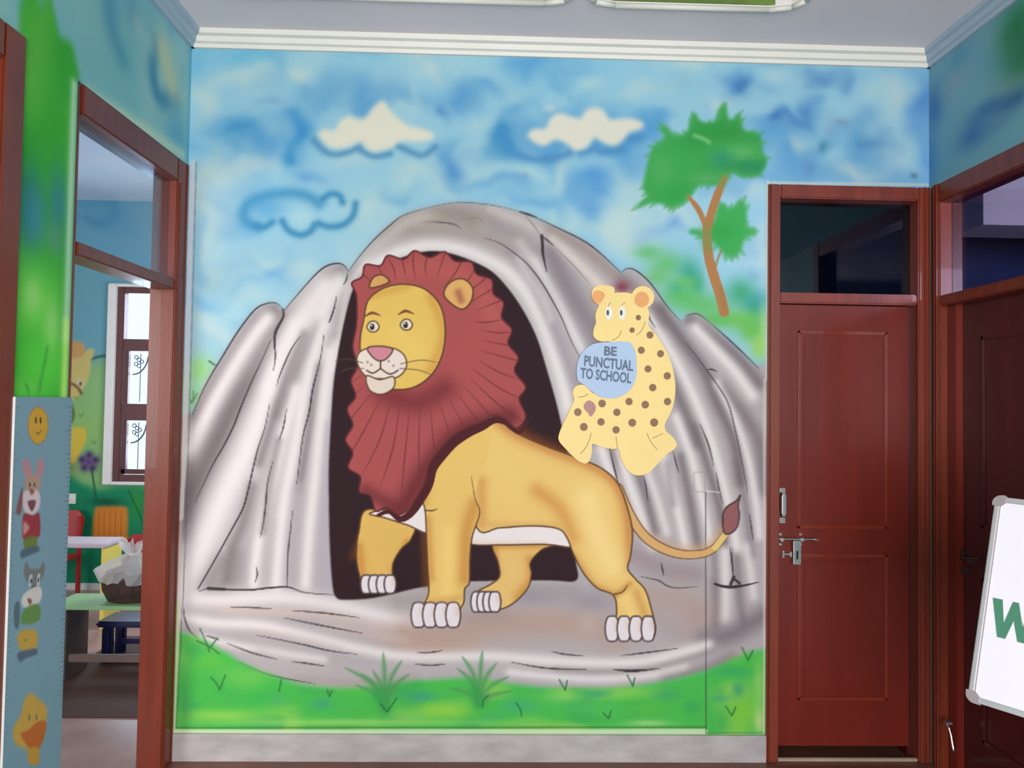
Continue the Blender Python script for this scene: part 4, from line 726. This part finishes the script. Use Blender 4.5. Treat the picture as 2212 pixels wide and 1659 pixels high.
def basket():
    r=empty('wrapped_basket',(-.64,.90,.41)); tag(r,'dark woven basket wrapped in clear crumpled film on the green table','basket')
    bm=bmesh.new(); n=24; prof=[(.0,.0),(.10,.0),(.125,.06),(.13,.12),(.11,.16),(.06,.185),(0,.19)]; rings=[]
    for rr,zz_ in prof: rings.append([bm.verts.new((1.25*rr*math.cos(k*2*math.pi/n)*(1+.03*math.sin(5*k)),.85*rr*math.sin(k*2*math.pi/n),zz_)) for k in range(n)] if rr else [bm.verts.new((0,0,zz_))])
    for a,b in zip(rings,rings[1:]):
        for k in range(n):
            if len(a)==1: bm.faces.new((a[0],b[(k+1)%n],b[k]))
            elif len(b)==1: bm.faces.new((a[k],a[(k+1)%n],b[0]))
            else: bm.faces.new((a[k],a[(k+1)%n],b[(k+1)%n],b[k]))
    bmesh.ops.recalc_face_normals(bm,faces=bm.faces); mesh('body',bm,M['darkbrown'],r)
    bm=bmesh.new(); rr=np.random.RandomState(8); rings=[]
    for h,R in ((.10,.145),(.16,.15),(.20,.10),(.235,.045),(.25,.018),(.27,.03),(.30,.07)):
        rings.append([bm.verts.new((1.2*R*math.cos(k*2*math.pi/n)*(1+.18*math.sin(3*k+h*20)),.8*R*math.sin(k*2*math.pi/n)*(1+.15*math.cos(4*k)),h+.02*rr.rand()+(.03*math.sin(2.6*k) if h>.26 else 0))) for k in range(n)])
    for a,b in zip(rings,rings[1:]):
        for k in range(n): bm.faces.new((a[k],a[(k+1)%n],b[(k+1)%n],b[k]))
    o=mesh('film_wrap',bm,M['film'],r); o['label']='clear crumpled plastic film'
    bm=bmesh.new(); tube(bm,[(.028*math.cos(t),.024*math.sin(t),.25) for t in np.linspace(0,2*math.pi,12)],.006,6); o=mesh('tie',bm,M['white'],r)
basket()
# ---------------------------------------------------------------- height chart on the green column
TX=.018
a=atx(33,857,TX); cy0,cy1=-a[1],-YL+.003; ztop=a[2]; zbot=.35
hc=empty('height_chart',(0,-(cy0+cy1)/2,zbot)); tag(hc,'blue height chart board with ruler ticks, smiling sun and cartoon animals','chart')
boxes('backing_board',[((.0015,-cy0,zbot),(TX,-cy1,ztop))],M['white'],hc,.0015)
C3=Canvas(cy1-.01,-ztop-.01,cy0+.01,-zbot+.01,900,(128,164,182)); g=lambda px,py:(lambda P:(-P[1],-P[2]))(atx(px,py,TX)); B,S=C3.blob,C3.stroke
c=g(81,920); C3.fill([g(81,880),g(98,892),g(103,920),g(97,947),g(81,960),g(66,947),g(60,920),g(66,892)],(214,166,60),1,.002); S([g(81,880),g(98,892),g(103,920),g(97,947),g(81,960),g(66,947),g(60,920),g(66,892)],.0012,(170,120,50),.9,closed=True)
for px in (77,87): S([g(px,904),g(px,912)],.004,(90,70,40),1)
S([g(77,933),g(82,937),g(88,931)],.0016,(120,84,40),1)
def fp(pts,col,soft=.003): C3.fill([g(*p) for p in pts],col,.95,soft)
# rabbit
fp([(48,1000),(56,990),(64,1002),(68,1022),(62,1035),(52,1025)],(196,140,150)); fp([(94,1000),(86,990),(79,1004),(78,1022),(84,1033),(93,1020)],(196,140,150))
fp([(54,1030),(70,1024),(86,1032),(84,1060),(68,1070),(54,1056)],(190,150,136)); fp([(50,1064),(62,1060),(80,1060),(86,1075),(84,1098),(70,1113),(56,1110),(48,1090)],(226,206,210)); fp([(59,1084),(76,1082),(72,1100),(66,1104)],(120,70,80),.001)
for px in (64,74): S([g(px,1045),g(px,1050)],.003,(70,60,60),1)
fp([(62,1058),(68,1056),(74,1062),(67,1070)],(160,96,90),.001); fp([(44,1060),(48,1056),(46,1100),(40,1112),(34,1104)],(140,80,84)); fp([(50,1112),(70,1114),(84,1110),(86,1150),(80,1162),(60,1168),(48,1160)],(160,50,58)); fp([(50,1128),(60,1134),(62,1142),(50,1156)],(206,150,146)); fp([(52,1164),(78,1160),(76,1186),(54,1188)],(110,130,58)); fp([(44,1192),(58,1184),(80,1180),(84,1190),(62,1200),(46,1206)],(80,104,124))
# cat
fp([(52,1222),(58,1216),(64,1228),(84,1228),(92,1214),(97,1226),(92,1246),(80,1262),(62,1262),(52,1246)],(120,124,122)); S([g(66,1246),g(64,1262)],.007,(200,206,214),.9); S([g(83,1244),g(82,1260)],.007,(200,206,214),.9); S([g(67,1252),g(66,1258)],.003,(60,64,80),1); S([g(83,1250),g(82,1256)],.003,(60,64,80),1)
fp([(66,1270),(74,1264),(82,1270),(76,1284),(70,1282)],(88,74,82),.001); fp([(46,1292),(60,1276),(82,1266),(90,1280),(84,1302),(64,1314),(48,1310)],(226,220,216)); fp([(58,1294),(68,1296),(64,1308)],(150,84,80),.001)
fp([(30,1310),(40,1300),(42,1330),(38,1358),(30,1350)],(84,110,120)); fp([(52,1316),(82,1306),(84,1340),(46,1348)],(104,144,74)); fp([(38,1370),(56,1360),(78,1364),(80,1392),(70,1406),(46,1406),(38,1390)],(206,164,70)); S([g(52,1384),g(58,1381)],.0012,(110,80,40),1); fp([(37,1412),(60,1404),(78,1402),(78,1414),(56,1422),(42,1430)],(86,104,126))
# duckling
fp([(52,1512),(66,1498),(84,1512),(100,1530),(98,1565),(90,1600),(76,1622),(54,1618),(32,1606),(28,1575),(44,1545)],(214,166,74),.006); fp([(44,1585),(60,1578),(80,1560),(98,1560),(96,1588),(84,1618),(72,1628),(60,1614),(50,1600)],(198,104,50),.003); fp([(60,1620),(82,1616),(82,1650),(62,1650)],(206,156,60),.003)
for px in (62,78): S([g(px,1545),g(px,1554)],.004,(150,140,110),1); S([g(px+1,1549),g(px+1,1552)],.002,(70,60,50),1)
for k in range(64):                                     # ruler ticks on both edges
    v=-ztop+.03+k*.0145
    if v>-zbot-.02: break
    S([(cy1+.002,v),(cy1+(.022 if k%5==0 else .012),v)],.0009,(70,84,98),.9,smooth=False); S([(cy0-.004,v),(cy0-(.018 if k%5==0 else .010),v)],.0009,(90,108,124),.7,smooth=False)
sheet('printed_face',np.linspace(cy1,cy0,120),np.linspace(zbot,ztop,560),lambda u,v:(0*u+TX+.0008,-u+.0,v-0.0),lambda u,v:C3.sample(u,-v),M['pm3'],hc)
pf=bpy.data.objects['printed_face']; pf.location=-hc.location
# ---------------------------------------------------------------- spotted giraffe cutout with its notice
GY=-.0125
def G(x,y,yy=GY): return Vector(aty(x/3.318+1150,y/3.318+560,yy))
gir=empty('giraffe_cutout',tuple(G(560,1500,0)*1)); gir.location.y=0; tag(gir,'yellow spotted giraffe cutout holding a round pale blue notice, stuck over the cave','cutout')
GO_=Vector(gir.location)
def cut(name,pts,y0,y1,mat,parent=gir,smooth=True,n=6):
    Pp=catmull(pts,n,True) if smooth else pts; bm=bmesh.new(); prism(bm,[G(p[0],p[1],y0)-GO_ for p in Pp],(0,y1-y0,0)); return mesh(name,bm,M[mat],parent)
def circ(x,y,rx,ry,n=16): return [(x+rx*math.cos(k*2*math.pi/n),y+ry*math.sin(k*2*math.pi/n)) for k in range(n)]
body=[(500,300),(560,250),(640,238),(720,250),(790,300),(826,352),(838,400),(828,450),(842,490),(890,545),(940,625),(985,710),(1012,810),(1026,920),(1012,1040),(984,1115),(950,1185),(962,1235),(1000,1268),(1034,1318),(1022,1356),(960,1400),(900,1465),(845,1522),(790,1548),(730,1544),(680,1508),(640,1440),(618,1362),(570,1360),(500,1346),(432,1324),(428,1372),(412,1438),(382,1464),(340,1452),(300,1422),(240,1360),(196,1310),(188,1268),(212,1198),(252,1118),(282,1050),(300,1008),(290,958),(304,918),(344,900),(392,910),(440,960),(520,900),(600,800),(600,650),(560,592),(500,590),(455,572),(436,538),(442,492),(456,455),(452,400),(470,345)]
cut('body',body,GY,-.0015,'gy')
le=cut('ear',[(425,252),(436,210),(470,190),(540,188),(584,204),(584,244),(540,275),(505,318),(472,326),(436,292)],GY-.002,-.003,'gy'); re_=cut('ear',circ(792,272,82,80,20),GY-.002,-.003,'gy')
cut('inner_ear',[(430,255),(450,226),(490,228),(520,250),(506,290),(478,318),(450,310),(432,284)],GY-.0035,GY-.001,'gp',le); cut('inner_ear',circ(784,288,52,56,16),GY-.0035,GY-.001,'gp',re_)
for x in (548,644):
    e_=cut('eye',circ(x,385,24,49,18),GY-.0018,GY+.001,'white'); cut('pupil',circ(x-7,383,9,20,12),GY-.0028,GY,'dark',e_)
for s_ in ([(545,345),(548,325),(562,312)],[(640,330),(655,315),(668,312)]):
    bm=bmesh.new(); tube(bm,[G(*p,GY-.001)-GO_ for p in s_],.0012,5); mesh('eyebrow',bm,M['gl'],gir)
disc=[(325,740),(345,690),(378,645),(425,613),(485,598),(600,590),(690,592),(722,625),(742,680),(748,760),(745,840),(722,905),(680,955),(620,988),(560,998),(485,985),(425,945),(370,900),(328,870),(318,810)]
dd=cut('round_notice',disc,GY-.006,GY+.002,'gb'); dd['label']='round pale blue notice reading BE PUNCTUAL TO SCHOOL'
sx_,sy_=3.318*500,3.318*500
def line(body_,x,y,h,wpx,ang):
    size=h/3.318/498/.70
    cu=Matrix.Translation(G(x,y,GY-.0066)-GO_)@Matrix.Rotation(-ang,4,'Y')@Matrix.Rotation(HP,4,'X'); o=text('lettering',body_,size,M['ltr'],dd,cu,.0006,.0018)
    w=max(v.co.x for v in o.data.vertices)-min(v.co.x for v in o.data.vertices); k=wpx/3.318/498/w; cx=(G(x,y)-GO_).x
    for v in o.data.vertices: v.co.x=cx+(v.co.x-cx)*k
    return o
line('BE',558,662,62,92,-.03); line('PUNCTUAL',545,750,72,352,-.06); line('TO SCHOOL',526,838,72,362,-.055)
for x,y,r in [(760,418,19),(715,508,19),(843,543,25),(781,652,25),(919,677,25),(829,786,25),(967,836,26),(863,920,26),(969,1020,26),(693,1020,26),(809,1042,27),(500,1034,27),(606,1097,26),(326,1096,27),(369,1202,28),(492,1166,26),(716,1172,28),(600,1223,26),(873,1170,29)]: cut('spot',circ(x,y,r,r+1,16),GY-.0014,GY+.001,'spot',smooth=False)
cut('tail_tuft',[(410,1012),(440,1030),(455,1062),(446,1095),(418,1128),(398,1100),(376,1080),(368,1050),(384,1022)],GY-.0018,GY+.001,'mauve')
for s_ in ([(640,508),(625,545),(600,568),(570,582)],[(808,446),(798,480),(775,520),(745,545)],[(345,1395),(385,1345),(410,1290),(422,1245)],[(820,1245),(850,1310),(895,1365)],[(860,1282),(900,1265),(935,1248)],[(330,990),(370,982),(400,965)],[(600,1270),(604,1320),(612,1360)]):
    bm=bmesh.new(); tube(bm,[G(*p,GY-.0004)-GO_ for p in catmull(s_,4)],.0014,5); mesh('crease',bm,M['gl'],gir)
# ---------------------------------------------------------------- leaning whiteboard on a stand
p2=at(2091,1512,1,CAM[1]+1.80); up=Vector((.158,.11,.51)).normalized(); rt=Vector((.60,-.80,0)); rt=(rt-up*rt.dot(up)).normalized(); nn=rt.cross(up).normalized()
WB,HB=.80,.552
wbd=bpy.data.objects.new('whiteboard',None); link(wbd); wbd.matrix_world=Matrix(((rt.x,up.x,nn.x,p2[0]),(rt.y,up.y,nn.y,p2[1]),(rt.z,up.z,nn.z,p2[2]),(0,0,0,1))); wbd.empty_display_size=.05
tag(wbd,'white dry-wipe board with a green letter W, tilted back at the right edge','whiteboard')
def lb(name,lst,mat,par=wbd,bev=.003):
    bm=bmesh.new()
    for a,b in lst: bx(bm,a,b,bev)
    return mesh(name,bm,M[mat],par)
lb('panel',[((.012,.012,-.008),(WB-.012,HB-.012,.004))],'board')
fr=lb('frame',[((0,.02,-.012),(.014,HB-.02,.009)),((WB-.014,.02,-.012),(WB,HB-.02,.009)),((.02,0,-.012),(WB-.02,.014,.009)),((.02,HB-.014,-.012),(WB-.02,HB,.009))],'alu',wbd,.003)
for cx,sx in ((0,1),(WB,-1)):
    for cy_,sy in ((0,1),(HB,-1)):
        pts=[(cx+sx*(.018-.022*math.cos(t)),cy_+sy*(.018-.022*math.sin(t)),-.014) for t in np.linspace(0,HP,6)]
        pts+=[(cx+sx*.026,cy_-sy*.004,-.014),(cx+sx*.026,cy_+sy*.016,-.014),(cx+sx*.016,cy_+sy*.026,-.014),(cx-sx*.004,cy_+sy*.026,-.014)]
        bm=bmesh.new(); prism(bm,pts,(0,0,.026)); mesh('corner_cap',bm,M['capgrey'],wbd)
def wl_(): # heavy block letter W
    x0,y0,h,s=.026,.176,.098,.022; w=.104
    pts=[(0,h),(s,h),(w*.30,h*.38),(w*.44,h),(w*.56,h),(w*.70,h*.38),(w-s,h),(w,h),(w*.80,0),(w*.63,0),(w*.5,h*.52),(w*.37,0),(w*.20,0)]
    bm=bmesh.new(); prism(bm,[(x0+a,y0+b,.0042) for a,b in pts],(0,0,.0015)); bmesh.ops.triangulate(bm,faces=bm.faces); o=mesh('letter',bm,M['wgreen'],wbd); o['label']='green block letter W'
wl_()
# stand: post and foot behind the middle of the board
sb=Vector(p2)+rt*WB*.55-nn*.03; st=empty('board_stand',(sb.x,sb.y,0)); tag(st,'dark metal stand holding up the tilted whiteboard','stand')
bm=bmesh.new(); tube(bm,[(0,0,0.03),(0,0,sb.z-.01),tuple(Vector((0,0,sb.z))+up*.30)],.012,10); mesh('post',bm,M['dark'],st,True)
for k in range(3):
    t=k*2.094+.4; bm=bmesh.new(); tube(bm,[(0,0,.25),(.28*math.cos(t),.28*math.sin(t),.012)],.010,8); mesh('leg',bm,M['dark'],st,True)
lip=bmesh.new(); a_=Vector((0,0,sb.z))-rt*.18+nn*.045-up*.008; b_=Vector((0,0,sb.z))+rt*.18+nn*.045-up*.008; tube(lip,[tuple(a_),tuple(b_)],.007,8); mesh('ledge',lip,M['dark'],st)
